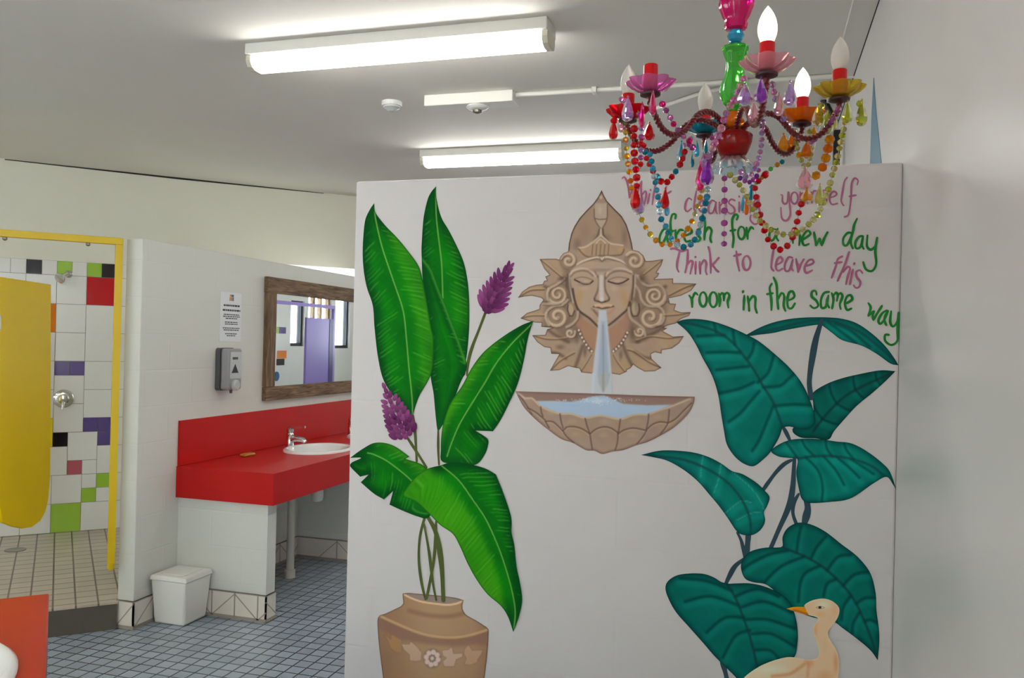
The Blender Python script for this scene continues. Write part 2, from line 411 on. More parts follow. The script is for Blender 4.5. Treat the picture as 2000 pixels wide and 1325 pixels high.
# shower wall tiles: square tiles mixed with quarter tiles
H, HZ = .0963, .1033
def tiles():
    mb = MB(); z0 = .357
    grid = {}
    def put(c, k, w, h, m):
        for i in range(w):
            for j in range(h): grid[(c+i, k+j)] = 1
        t1 = .356-c*H; t0 = t1-w*H; a = z0+k*HZ; b = a+h*HZ; g = .0016
        e = {'w': 1, 'r': 2, 'g': 3, 'k': 4, 'o': 5, 'p': 6, 'y': 7, 'i': 8}[m]
        mb.ntbox(NB-.010, NB-.003, t0+g, t1-g, max(ZS+.002, a+g), b-g, e)
    for q in [(0,16,1,1,'k'),(1,16,1,1,'g'),(2,16,1,1,'w'),(3,16,1,1,'g'),(4,16,1,1,'w'),(5,16,1,1,'k'),(6,16,1,1,'w'),(7,16,1,1,'w'),
              (0,14,2,2,'r'),(4,12,2,2,'o'),(2,9,1,1,'p'),(3,9,1,1,'p'),(2,7,2,2,'w'),(2,5,2,2,'w'),(0,5,1,1,'p'),(1,5,1,1,'p'),(0,4,1,1,'p'),
              (1,3,2,2,'w'),(3,4,1,1,'k'),(4,4,2,2,'y'),(3,2,2,2,'w'),(2,2,1,1,'i'),(1,2,1,1,'w'),(0,2,1,2,'w'),(0,1,1,1,'g'),(1,1,1,1,'w'),(1,0,1,1,'g'),(0,0,1,1,'w'),
              (2,0,2,2,'w'),(4,0,2,2,'w'),(2,-2,2,2,'g'),(0,-2,2,2,'w'),(4,-2,2,2,'w'),(2,14,2,2,'w'),(2,12,2,2,'w'),(2,10,2,2,'w'),(0,10,2,4,'w'),(0,8,2,2,'w'),(0,6,2,2,'w')]:
        put(*q)
    for k in range(-2, 17):
        for c in range(-3, 16):
            if (c, k) in grid: continue
            w = 2 if (c+1, k) not in grid and c+1 < 16 else 1
            h = 2 if k+1 < 17 and all((c+i, k+1) not in grid for i in range(w)) else 1
            put(c, k, w, h, 'w')
    mb.ntbox(NB-.004, NB-.0005, .356-16*H, .356+3*H, ZS, z0+17*HZ, 0)
    return mb
struct('wall_shower_tiles', tiles(), [M['grout'], M['tile'], M['tred'], M['tgreen'], M['tblack'], M['torange'], M['tpurple'], M['tyellow'], M['tpink']])

# skirting tiles with diagonal and upright joints
def skirting(name, A, B, nrm, phase=0.0, flip=False, size=.15, z1=.152):
    """from A to B (xy on the wall face), facing nrm"""
    A = np.array([A[0], A[1], 0.]); B = np.array([B[0], B[1], 0.]); N_ = np.array([nrm[0], nrm[1], 0.])
    L = np.linalg.norm(B-A); d = (B-A)/L; up = np.array([0, 0, 1.])
    mb = MB()
    mb.prism([A+up*.002, B+up*.002, B+up*z1, A+up*z1], N_*.009, 0)
    def line(s0, za, s1, zb, w=.0035):
        p = A+d*s0+up*za; q = A+d*s1+up*zb; e = q-p; e /= np.linalg.norm(e); s = np.cross(e, N_)*w
        mb.prism([p+s, q+s, q-s, p-s], N_*.0098, 1)
    line(0, z1-.003, L, z1-.003, .003); line(0, .012, L, .012, .008)
    k = 0; s = phase
    while s < L+size:
        if 0 < s < L: line(s, .01, s, z1, .004)
        a, b = s-size, s
        za, zb = (.01, z1-.01) if (k % 2 == 0) != flip else (z1-.01, .01)
        if b > 0 and a < L:
            ca, cb = max(a, 0), min(b, L)
            f = lambda x: za+(zb-za)*(x-a)/(b-a)
            if cb-ca > .02: line(ca, f(ca), cb, f(cb), .003)
        s += size; k += 1
    o = struct(name, mb, [M['skirt'], M['skirtline']]); return o
skirting('baseboard_end', (XP-.105, 3.767), (XP+.009, 3.767), (0, -1), phase=.115, size=.115)
skirting('baseboard_partition', (XP, 3.767-.009), (XP, 4.112), (1, 0), phase=.155)
skirting('baseboard_support', (XP, 4.112), (-2.621, 4.112), (0, -1), phase=.25, flip=True)
skirting('baseboard_support_side', (-2.63, 4.112-.009), (-2.63, 4.2), (1, 0), phase=.12, flip=True)
skirting('baseboard_recess', (XP, 4.2), (XP, 5.43), (1, 0), phase=.09)
skirting('baseboard_inner_support', (XP, 5.43), (-2.63, 5.43), (0, -1), phase=.33)

# block walls that carry the vanity
struct('wall_support', MB().box((XP, 4.112, 0), (-2.63, 4.2, .66)), M['partx'])
struct('wall_inner_support', MB().box((XP, 5.43, 0), (-2.63, 5.52, .66)), M['partx'])

# ------------------------------------------------------------------ shower cubicle door, frame, fittings
fr = thing('shower_surround', 'yellow painted frame standing at the front of the tiled shower cubicle', 'shower surround', nt(NS, .27, ZS))
build('top_rail', MB().ntbox(NS-.018, NS+.018, -.36, .289, 2.078, 2.115), M['yellowframe'], fr, bevel=.003)
jb = MB().ntbox(NS-.018, NS+.018, .252, .289, .36, 2.078)
jb.lathe([(.012, .322), (.0178, .335), (.0185, .36)], nt(NS, .2705), 16)
build('jamb', jb, M['yellowframe'], fr, smooth=40)
build('jamb', MB().ntbox(NS-.018, NS+.018, -.36, -.323, .30, 2.078), M['yellowframe'], fr)
for t_ in (-.259, .12):
    build('hook', MB().lathe([(.004, 2.08), (.011, 2.076), (.012, 2.066), (.004, 2.06)], nt(NS, t_), 12), M['steel'], fr, smooth=50)
# door, hinged at the left jamb and standing open inwards
th = math.radians(68.5); Hh = nt(NS, -.30); dd = TV*math.cos(th)+NV*math.sin(th); dn = np.array([dd[1], -dd[0], 0.])
def door_at(u, v):
    p = hit(u, v, dn, dn @ Hh); return (p-Hh) @ dd, p[2]
outl = [door_at(*q) for q in [(97, 556), (96.5, 700), (96, 860), (95, 935), (92, 975), (86, 1000), (76, 1018), (60, 1030), (42, 1033), (22, 1029), (2, 1021)]]
zt = outl[0][1]
lastz = outl[-1][1]
outl = [(0.012, zt)]+outl+[(0.10, lastz+.10), (0.012, lastz+.16)]
sd = thing('shower_door', 'bright yellow round-bottomed door standing open inside the shower', 'shower door', Hh+np.array([0, 0, lastz]))
build('panel', MB().prism([Hh+dd*s_+np.array([0, 0, z_])-dn*.009 for s_, z_ in outl], dn*.018), M['yellow'], sd, bevel=.004)
for z_ in (.75, 1.6):
    build('hinge', MB().prism([Hh+dd*a_+np.array([0, 0, b_])-dn*.015 for a_, b_ in [(-.02, z_), (.05, z_), (.05, z_+.08), (-.02, z_+.08)]], dn*.03), M['steel'], sd)

sh = thing('wall_shower', 'chrome shower head on the tiled wall, over a green quarter tile', 'shower head', nt(NB-.01, .012, 2.0))
wn = -NV
build('wall_flange', MB().lathe([(.026, 0), (.026, .006), (.012, .012)], nt(NB-.0105, .045, 2.02), 20, ax=(TV, np.array([0, 0, 1.]), wn)), M['chrome'], sd and sh, smooth=40)
pth = [nt(NB-.012, .045, 2.02), nt(NB-.05, .04, 2.025), nt(NB-.09, .03, 2.012)]
build('arm', MB().tube(pth, .010, 12), M['chrome'], sh, smooth=50)
ad = (-NV*.55-TV*.55-np.array([0, 0, .45])); ad /= np.linalg.norm(ad); e1 = np.cross(ad, [0, 0, 1.]); e1 /= np.linalg.norm(e1); e2 = np.cross(ad, e1)
build('rose', MB().lathe([(.012, -.01), (.016, .02), (.03, .055), (.038, .065), (.038, .075), (.030, .079)], nt(NB-.085, .032, 2.015), 24, ax=(e1, e2, ad)), M['chrome'], sh, smooth=40)
sm = thing('shower_mixer', 'round chrome shower mixer tap on the white tiled wall', 'shower mixer', nt(NB-.01, .033, 1.113))
axw = (TV, np.array([0, 0, 1.]), wn)
build('back_plate', MB().lathe([(.066, 0), (.066, .006), (.058, .014), (.04, .016)], nt(NB-.0105, .033, 1.118), 32, ax=axw), M['chrome'], sm, smooth=40)
build('knob', MB().lathe([(.036, 0), (.036, .035), (.028, .044), (.014, .046)], nt(NB-.025, .033, 1.118), 28, ax=axw), M['chrome'], sm, smooth=40)
build('lever', MB().tube([nt(NB-.06, .033, 1.10), nt(NB-.075, .030, 1.07), nt(NB-.08, .028, 1.045)], [.012, .009, .008], 12), M['chrome'], sm, smooth=50)
fd = build('floor_drain', MB().lathe([(.064, 0), (.064, .004), (.05, .005), (.04, .003), (.01, .003)], nt(6.436, -.227, ZS), 24), M['steel'], smooth=40)
tag(fd, 'round metal drain in the cream tiled shower floor', 'drain')

# purple cubicle at the far end, seen in the mirror
pf = thing('shower_surround', 'purple painted frame of the far cubicle, seen in the mirror', 'shower surround', (-.62, 10.57, 0))
build('top_rail', MB().box((-.64, 8.6, 2.015), (-.60, 10.6, 2.06)), M['purple'], pf)
build('jamb', MB().box((-.64, 10.55, 0), (-.60, 10.6, 2.015)), M['purple'], pf)
build('jamb', MB().box((-.64, 8.6, 0), (-.60, 8.65, 2.015)), M['purple'], pf)
pd = thing('shower_door', 'purple cubicle door seen in the timber framed mirror', 'shower door', (-.62, 10.5, .4))
build('panel', MB().box((-.635, 9.83, .4), (-.605, 10.44, 1.87)), M['purple'], pd)
build('edge_strip', MB().box((-.64, 10.44, .4), (-.60, 10.55, 1.87)), M['purpledark'], pd)
mb = MB().box((XR-.006, 9.2, .1), (XR-.0005, 11.05, 2.1), 0)
for (a, b, z0, z1, k) in [(10.45, 10.73, 1.655, 1.75, 1), (10.74, 10.92, 1.655, 1.75, 2), (10.70, 10.95, 1.29, 1.405, 3), (10.69, 10.9, 1.19, 1.285, 4)]:
    mb.box((XR-.009, a, z0), (XR-.004, b, z1), k)
mb.lathe([(.07, 0), (.07, .006), (.03, .007)], (XR-.006, 10.70, 1.03), 20, 5, ax=(np.array([0, 1., 0]), np.array([0, 0, 1.]), np.array([-1., 0, 0])))
struct('wall_far_tiles', mb, [M['tile'], M['tgreen'], M['tpurple'], M['torange'], M['tblack'], M['tblue']])

# ------------------------------------------------------------------ vanity
va = thing('vanity_counter', 'long red laminate vanity counter on white block supports under the mirror', 'counter', (-2.9, 4.07, .66))
XF = -2.583; YV0, YV1 = 4.085, 6.5
BAS = [(-2.875, 5.085), (-2.875, 5.98)]
# top with oval basin cut outs
def top_with_holes(x0, x1, y0, y1, z0, z1, holes, a, b):
    verts = [(x0, y0), (x1, y0), (x1, y1), (x0, y1)]; edges = [(0, 1), (1, 2), (2, 3), (3, 0)]
    n = 40
    for (cx, cy) in holes:
        s = len(verts)
        verts += [(cx+a*math.cos(2*PI*i/n), cy+b*math.sin(2*PI*i/n)) for i in range(n)]
        edges += [(s+i, s+(i+1) % n) for i in range(n)]
    r = delaunay_2d_cdt([Vector(q) for q in verts], edges, [], 2, 1e-6)
    mb = MB(); V2, F2 = r[0], r[2]
    keep = []
    for f in F2:
        c = np.mean([[V2[i].x, V2[i].y] for i in f], axis=0)
        if all(((c[0]-hx)/a)**2+((c[1]-hy)/b)**2 > 1 for hx, hy in holes): keep.append(tuple(f))
    mb.add([(p.x, p.y, z1) for p in V2], keep); mb.add([(p.x, p.y, z0) for p in V2], [f[::-1] for f in keep])
    for e in edges:
        p, q = verts[e[0]], verts[e[1]]
        mb.add([(p[0], p[1], z0), (q[0], q[1], z0), (q[0], q[1], z1), (p[0], p[1], z1)], [(0, 1, 2, 3)])
    return mb
build('worktop', top_with_holes(XP+.001, XF, YV0, YV1, .81, .84, BAS, .185, .24), M['red'], va)
build('fascia', MB().box((XF-.02, YV0, .662), (XF, YV1, .81)), M['red'], va)
build('end_panel', MB().box((XP+.001, YV0, .662), (XF-.02, YV0+.02, .81)), M['red'], va)
build('backsplash', MB().box((XP+.001, YV0+.008, .842), (XP+.014, YV1, 1.103)), M['red'], va)

def basin(cx, cy, z, label, sc=1.0, group=None):
    t_ = thing('wash_basin', label, 'basin', (cx, cy, z), group)
    prof = [(.90, -.004), (1.0, 0.0), (1.0, .010), (.95, .018), (.88, .016), (.84, .004), (.80, -.03), (.68, -.09), (.45, -.125), (.12, -.135)]
    mb = MB(); seg = 56; A, B = .215*sc, .272*sc
    for (r, h) in prof:
        mb.v += [(cx+A*r*math.cos(2*PI*i/seg), cy+B*r*math.sin(2*PI*i/seg), z+h) for i in range(seg)]
    n = len(prof)
    for k in range(n-1):
        mb.f += [(k*seg+i, k*seg+(i+1) % seg, (k+1)*seg+(i+1) % seg, (k+1)*seg+i) for i in range(seg)]
    mb.f.append(tuple((n-1)*seg+i for i in range(seg))); mb.m = [0]*len(mb.f)
    build('bowl', mb, M['ceramic'], t_, smooth=60)
    build('plug_hole', MB().lathe([(.022, -.134), (.022, -.130), (.012, -.129), (.011, -.133)], (cx, cy, z), 16), M['chrome'], t_, smooth=40)
    return t_
basin(BAS[0][0], BAS[0][1], .841, 'white oval basin nearest the soap dispenser, set into the red counter')
basin(BAS[1][0], BAS[1][1], .841, 'white oval basin half hidden behind the mural wall')
def tap(cx, cy, z, label):
    t_ = thing('mixer_tap', label, 'tap', (cx, cy, z))
    build('body', MB().lathe([(.031, 0), (.031, .006), (.026, .012), (.025, .085), (.027, .095), (.020, .105)], (cx, cy, z), 20), M['chrome'], t_, smooth=40)
    build('spout', MB().tube([(cx, cy, z+.055), (cx+.05, cy, z+.068), (cx+.105, cy, z+.062), (cx+.118, cy, z+.048)], [.022, .020, .017, .015], 14), M['chrome'], t_, smooth=50)
    mb = MB().lathe([(.018, .105), (.024, .112), (.024, .13), (.014, .14)], (cx, cy, z), 20)
    mb.prism([(cx-.012, cy-.012, z+.132), (cx+.115, cy-.010, z+.142), (cx+.115, cy+.010, z+.142), (cx-.012, cy+.012, z+.132)], (0, 0, .015))
    build('lever', mb, M['chrome'], t_, smooth=35)
    return t_
tap(-3.095, 5.085, .8405, 'chrome lever mixer tap standing at the nearer white basin')
tap(-3.095, 5.98, .8405, 'chrome mixer tap at the basin half hidden behind the mural wall')
sp = build('soap_bar', MB().prism([(-3.15, 4.585, .8405), (-3.10, 4.575, .8405), (-3.09, 4.675, .8405), (-3.14, 4.685, .8405)], (0, 0, .018)), M['soap'], bevel=.008)
tag(sp, 'small amber bar of soap lying on the red counter', 'soap')
wp = thing('waste_pipe', 'white waste pipe standing on the floor beneath the red counter', 'pipe', (-2.985, 4.946, 0))
build('riser', MB().tube([(-2.985, 4.946, 0), (-2.985, 4.946, .66)], .026, 16), M['pvc'], wp, smooth=50)
build('collar', MB().lathe([(.036, .0), (.036, .05), (.028, .055)], (-2.985, 4.946, 0), 16), M['pvc'], wp, smooth=40)
build('branch', MB().tube([(-2.985, 4.955, .60), (-2.97, 5.0, .60), (-2.93, 5.042, .60), (-2.913, 5.056, .60)], .02, 12), M['pvc'], wp, smooth=50)
tr = thing('bottle_trap', 'white bottle trap hanging beneath the nearer basin', 'trap', (-2.875, 5.085, .5))
build('cup', MB().lathe([(.02, .49), (.038, .497), (.043, .515), (.043, .60), (.036, .625), (.02, .63)], (-2.875, 5.085, 0), 20), M['whiteplastic'], tr, smooth=40)
build('tail', MB().tube([(-2.875, 5.085, .62), (-2.875, 5.085, .706)], .018, 14), M['whiteplastic'], tr, smooth=50)

# mirror in rough timber
mi = thing('wall_mirror', 'square mirror in a rough brown timber frame above the red counter', 'mirror', (XP, 4.95, 1.17))
x0, x1 = XP+.0005, XP+.034
def plank(pts):
    return MB().prism([(x0, a, b) for a, b in pts], (x1-x0, 0, 0))
build('frame_board', plank([(4.925, 1.90), (6.46, 1.90), (6.46, 2.008), (4.925, 2.008)]), M['woodh'], mi, bevel=.004)
build('frame_board', plank([(4.93, 1.168), (6.44, 1.168), (6.44, 1.262), (4.93, 1.262)]), M['woodh'], mi, bevel=.004)
build('frame_board', plank([(4.93, 1.263), (5.035, 1.263), (5.033, 1.45), (5.037, 1.7), (5.034, 1.899), (4.928, 1.899), (4.932, 1.6)]), M['woodv'], mi, bevel=.004)
build('frame_board', plank([(6.335, 1.263), (6.43, 1.263), (6.43, 1.899), (6.335, 1.899)]), M['woodv'], mi, bevel=.004)
build('glass', MB().box((XP+.0006, 5.0, 1.23), (XP+.02, 6.36, 1.93)), M['mirror'], mi)

# laminated notice
no = thing('wall_notice', 'white laminated notice of printed text taped above the soap dispenser', 'notice', (XP, 4.455, 1.565))
ya, yb, za, zb = 4.455, 4.672, 1.565, 1.875
build('sheet', MB().box((XP+.0004, ya, za), (XP+.0028, yb, zb)), M['paper'], no)
pr = MB(); rng = random.Random(4)
for (z, h, w) in [(1.787, .011, .76), (1.757, .011, .84), (1.732, .006, .74), (1.720, .006, .8), (1.708, .006, .55), (1.684, .006, .62), (1.672, .006, .6), (1.647, .006, .8), (1.635, .006, .72), (1.611, .006, .56), (1.599, .006, .4)]:
    c = (ya+yb)/2+.006; s = c-w*.217/2; e = c+w*.217/2
    while s < e:
        l = min(rng.uniform(.010, .028), e-s)
        pr.box((XP+.0026, s, z), (XP+.0034, s+l, z+h)); s += l+.0045
build('printed_text', pr, M['ink'], no)
lg = MB()
for (a, b, z0, z1, k) in [(4.548, 4.557, 1.848, 1.862, 0), (4.562, 4.588, 1.848, 1.862, 1), (4.545, 4.560, 1.822, 1.846, 0), (4.565, 4.573, 1.822, 1.846, 1), (4.578, 4.588, 1.822, 1.846, 1)]:
    lg.box((XP+.0026, a, z0), (XP+.0035, b, z1), k)
build('emblem', lg, [M['logoa'], M['logob']], no)

# soap dispenser
sdp = thing('soap_dispenser', 'grey wall mounted soap dispenser below the white notice', 'soap dispenser', (XP, 4.42, 1.25))
def rrect(a0, a1, b0, b1, r, n=5):
    o = []
    for (cx, cy, s) in [(a1-r, b1-r, 0), (a0+r, b1-r, 90), (a0+r, b0+r, 180), (a1-r, b0+r, 270)]:
        for i in range(n+1):
            a = math.radians(s+90*i/n); o.append((cx+r*math.cos(a), cy+r*math.sin(a)))
    return o
Y0, Y1, Z0, Z1 = 4.425, 4.562, 1.262, 1.522
build('back_plate', MB().prism([(XP+.0005, a, b) for a, b in rrect(Y0-.004, Y1+.004, Z0, Z1+.004, .02)], (.032, 0, 0)), M['darkgrey'], sdp, smooth=30)
build('cover', MB().prism([(XP+.0335, a, b) for a, b in rrect(Y0, Y1, Z0+.004, Z1, .018)], (.062, 0, 0)), M['grey'], sdp, smooth=30, bevel=.012)
build('front_label', MB().prism([(XP+.094, a, b) for a, b in rrect(Y0+.012, Y1-.012, Z0+.075, Z1-.02, .008)], (.004, 0, 0)), M['lightgrey'], sdp)
lb = MB(); xx = XP+.0978
for i in range(4): lb.box((xx, 4.458+i*.014, 1.455), (xx+.0012, 4.469+i*.014, 1.470))
build('logo_strip', lb, M['ink'], sdp)
tb = MB().prism([(xx, 4.450, 1.372), (xx, 4.520, 1.372), (xx, 4.485, 1.428)], (.0012, 0, 0))
build('triangle_mark', tb, M['ink'], sdp)
pb = MB().lathe([(.03, 0), (.034, .008), (.034, .022), (.026, .03)], (XP+.088, 4.487, 1.296), 24, ax=(np.array([0, 1., 0]), np.array([0, 0, 1.]), np.array([1., 0, 0])))
build('push_button', pb, M['lightgrey'], sdp, smooth=40)
build('nozzle', MB().lathe([(.008, 1.245), (.010, 1.266)], (XP+.07, 4.487, 0), 12), M['darkgrey'], sdp, smooth=40)

# bin
bn = thing('waste_bin', 'small white plastic bin in the corner by the block support', 'bin', (-3.09, 3.99, 0))
def frust(x0, x1, y0, y1, z0, X0, X1, Y0, Y1, z1):
    mb = MB(); vs = [(x0,y0,z0),(x1,y0,z0),(x1,y1,z0),(x0,y1,z0),(X0,Y0,z1),(X1,Y0,z1),(X1,Y1,z1),(X0,Y1,z1)]
    return mb.add(vs, [(3,2,1,0),(4,5,6,7),(0,1,5,4),(1,2,6,5),(2,3,7,6),(3,0,4,7)])
build('body', frust(-3.195, -3.0, 3.895, 4.09, 0.001, -3.205, -2.975, 3.872, 4.098, .245), M['white'], bn, bevel=.012)
build('lid', frust(-3.21, -2.968, 3.865, 4.10, .2455, -3.205, -2.975, 3.87, 4.098, .272), M['white'], bn, bevel=.006)
build('swing_flap', MB().box((-3.165, 3.905, .2725), (-3.015, 4.065, .277)), M['white'], bn, bevel=.002)

# near orange-red counter on the left, one basin in view
oc = thing('vanity_counter', 'orange red laminate counter end at lower left, holding one white basin', 'counter', nt(1.4, -.32, .8))
ob_ = MB().ntbox(-1.6, 2.776, -.62, -.01, .80, .839)
build('worktop', ob_, M['orange'], oc, bevel=.004)
build('fascia', MB().ntbox(-1.6, 2.776, -.03, -.0102, .62, .7998), M['redside'], oc)
build('end_panel', MB().ntbox(2.757, 2.775, -.61, -.031, .62, .799), M['red'], oc)
struct('wall_near_support', MB().ntbox(2.55, 2.64, -.64, -.06, 0, .615), M['partx'])
cb = nt(2.17, -.255, .839)
t_ = thing('wash_basin', 'white basin rim at the lower left corner, in the orange counter', 'basin', cb)
mb = MB(); seg = 56
for (r, h) in [(.96, 0.0005), (1.0, .004), (1.0, .012), (.95, .019), (.88, .017), (.84, .010), (.6, .006), (.1, .004)]:
    for i in range(seg):
        p = nt(2.17+.272*r*math.cos(2*PI*i/seg), -.255+.19*r*math.sin(2*PI*i/seg), .839+h); mb.v.append(tuple(p))
for k in range(7): mb.f += [(k*seg+i, (k+1)*seg+i, (k+1)*seg+(i+1) % seg, k*seg+(i+1) % seg) for i in range(seg)]
mb.f.append(tuple(7*seg+i for i in range(seg))[::-1]); mb.m = [0]*len(mb.f)
build('bowl', mb, M['ceramic'], t_, smooth=60)

# ------------------------------------------------------------------ ceiling fittings
def batten(y, x0, x1, label):
    t_ = thing('ceiling_batten', label, 'ceiling light', ((x0+x1)/2, y+.06, ZC), 'fluorescent ceiling battens')
    build('body', MB().box((x0, y-.008, ZC-.046), (x1, y+.133, ZC-.0005)), M['white'], t_, bevel=.004)
    sec = [(y+.004, ZC-.047), (y+.121, ZC-.047), (y+.124, ZC-.07), (y+.11, ZC-.093), (y+.085, ZC-.101), (y+.04, ZC-.101), (y+.015, ZC-.093), (y+.001, ZC-.07)]
    for a, b in ((x0, x0+.022), (x1-.022, x1)):
        build('end_cap', MB().prism([(a, p, q) for p, q in sec], (b-a, 0, 0)), M['offwhite'], t_)
    s2 = [(y+.009+(p-y)*.86, q) for p, q in sec]
    build('diffuser', MB().prism([(x0+.0225, p, q) for p, q in s2], (x1-x0-.045, 0, 0)), M['diff'], t_)
    return t_
batten(2.985, -2.07, -.785, 'longer looking nearer fluorescent batten, lit, at upper middle of ceiling')
batten(4.905, -2.105, -.82, 'farther lit fluorescent batten low above the mural wall')
batten(-1.1, -2.07, -.785, 'added lit fluorescent batten overhead, unseen behind the camera')  # unseen lamp added to raise the room light
batten(1.1, -5.3, -4.05, 'added lit fluorescent batten over the left hand showers, unseen')  # added to brighten the shower walls and the ceiling at left
batten(7.2, -2.105, -.82, 'added lit fluorescent batten beyond the mural wall, unseen')  # unseen lamp added as a light source behind the mural wall
batten(9.6, -2.105, -.82, 'added lit fluorescent batten at the far end, unseen')  # unseen lamp added to light the far end
batten(11.7, -1.5, -.4, 'added short lit fluorescent batten over the far cubicle, unseen')  # added to brighten the far tiles reflected in the mirror

em = thing('emergency_light', 'white box emergency light with a round lens on the ceiling', 'emergency light', (-1.39, 3.86, ZC))
build('housing', MB().box((-1.62, 3.81, ZC-.055), (-1.165, 3.92, ZC-.0005)), M['white'], em, bevel=.004)
build('lens', MB().lathe([(.052, 0), (.055, -.006), (.045, -.014), (.03, -.018), (.01, -.02)], (-1.36, 3.865, ZC-.0555), 28), M['whiteplastic'], em, smooth=40)
build('lamp', MB().lathe([(.022, 0), (.022, -.012), (.01, -.016)], (-1.36, 3.865, ZC-.0755), 20), M['steel'], em, smooth=40)
sdv = thing('smoke_detector', 'small round white smoke detector on the ceiling', 'smoke detector', (-1.83, 3.89, ZC))
build('base', MB().lathe([(.052, 0), (.052, -.016), (.049, -.022)], (-1.83, 3.89, ZC), 28), M['whiteplastic'], sdv, smooth=40)
build('sensor_head', MB().lathe([(.045, -.0225), (.043, -.03), (.030, -.036), (.02, -.046), (.008, -.048)], (-1.83, 3.89, ZC), 28), M['lightgrey'], sdv, smooth=40)
cd = thing('ceiling_conduit', 'white conduit running from the emergency light to the right wall', 'conduit', (-.4, 3.87, ZC))
build('pipe', MB().tube([(-1.164, 3.865, ZC-.0125), (-.4, 3.875, ZC-.0125), (XR, 3.895, ZC-.0125)], .0115, 12), M['white'], cd, smooth=50)
for x in (-.78, -.1):
    build('saddle', MB().box((x-.012, 3.845, ZC-.027), (x+.012, 3.9, ZC-.0005)), M['white'], cd, bevel=.003)
cd2 = build('ceiling_conduit', MB().tube([(-.56, 4.26, ZC-.0105), (-.325, 4.047, ZC-.0105), (-.12, 3.915, ZC-.0105)], .010, 12), M['white'], smooth=50, loc=(-.325, 4.047, ZC))
tag(cd2, 'short white conduit slanting away across the ceiling behind the chandelier', 'conduit')
# black bracket high on the right wall
yb_ = 4.3
bk = thing('wall_bracket', 'black metal bracket high on the right wall behind the chandelier', 'bracket', (.32, yb_, 2.2))
a = aty(1627, 300, yb_)[0]; b = aty(1640, 300, yb_)[0]
build('post', MB().box((a, yb_-.02, 1.7), (b, yb_+.02, 2.66)), M['black'], bk)
build('arm', MB().tube([aty(1632, 240, yb_-.0), aty(1607, 192, yb_), aty(1598, 178, yb_)], .016, 8), M['black'], bk)
build('stay', MB().box((b, yb_-.015, 2.2), (XR-.0005, yb_+.015, 2.24)), M['black'], bk)
build('end_plate', MB().prism([aty(1592, 170, yb_), aty(1608, 166, yb_), aty(1608, 172, yb_), aty(1594, 182, yb_)], (0, .03, 0)), M['black'], bk)

# ------------------------------------------------------------------ the mural: flat paint on the wall
def cv(ox, oy, s, pts): return [(ox+p[0]*s, oy+p[1]*s) for p in pts]
def spline(pts, step=4.0, closed=False, sharp=()):
    P = [np.array(p, float) for p in pts]; n = len(P); out = []
    rng_ = range(n if closed else n-1)
    for i in rng_:
        p1, p2 = P[i], P[(i+1) % n]
        p0 = P[(i-1) % n] if (closed or i > 0) else p1
        p3 = P[(i+2) % n] if (closed or i+2 < n) else p2
        m1 = np.zeros(2) if False else (p2-p0)/2; m2 = (p3-p1)/2
        if i in sharp: m1 = (p2-p1)
        if (i+1) % n in sharp: m2 = (p2-p1)
        L = np.linalg.norm(p2-p1); k = max(1, int(L/step))
        # limit overshoot
        for m in (m1, m2):
            q = np.linalg.norm(m)
            if q > L*1.2 and q > 0: m *= L*1.2/q
        for j in range(k):
            t = j/k; t2, t3 = t*t, t*t*t
            out.append((2*t3-3*t2+1)*p1+(t3-2*t2+t)*m1+(-2*t3+3*t2)*p2+(t3-t2)*m2)
    if not closed: out.append(P[-1])
    return np.array(out)
def pdist(U, poly):
    """distance of points to an open polyline, arc position, side"""
    poly = np.asarray(poly, float); best = np.full(len(U), 1e9); arc = np.zeros(len(U)); side = np.zeros(len(U)); L = 0.0
    for a, b in zip(poly[:-1], poly[1:]):
        d = b-a; l = np.hypot(*d)
        if l < 1e-9: continue
        w = U-a; t = np.clip((w @ d)/(l*l), 0, 1)
        q = w-t[:, None]*d; r = np.hypot(q[:, 0], q[:, 1]); m = r < best-1e-9
        best[m] = r[m]; arc[m] = L+t[m]*l; side[m] = np.sign(d[0]*w[m, 1]-d[1]*w[m, 0]); L += l
    return best, arc, side
def inside(U, poly):
    poly = np.asarray(poly, float); r = np.zeros(len(U), bool); n = len(poly)
    for i in range(n):
        a, b = poly[i], poly[(i+1) % n]
        c = (a[1] > U[:, 1]) != (b[1] > U[:, 1])
        with np.errstate(divide='ignore', invalid='ignore'):
            x = (b[0]-a[0])*(U[:, 1]-a[1])/(b[1]-a[1])+a[0]
        r ^= c & (U[:, 0] < x)
    return r
def sst(a, b, x):
    t = np.clip((x-a)/(b-a), 0, 1); return t*t*(3-2*t)
def nz(U, s, seed=0):
    x, y = U[:, 0]/s, U[:, 1]/s
    return (np.sin(x*1.7+seed)+np.sin(y*2.1-seed*1.3)+np.sin((x+y)*1.31+seed*2.2)+np.sin((x-y*1.4)*.9+1.1*seed)+np.sin(x*3.1-y*2.7+seed))/5
# mapping from the photograph's frame onto the wall face (exact: the wall is a plane)
def wallpt(U, layer):
    U = np.asarray(U, float)
    R = np.stack([(U[:, 0]-1000)/FPX, (U[:, 1]-662.5)/FPX, np.ones(len(U))], 1) @ CAM
    y = YM-.0005*layer-.0003
    return EYE+R*(y/R[:, 1])[:, None]

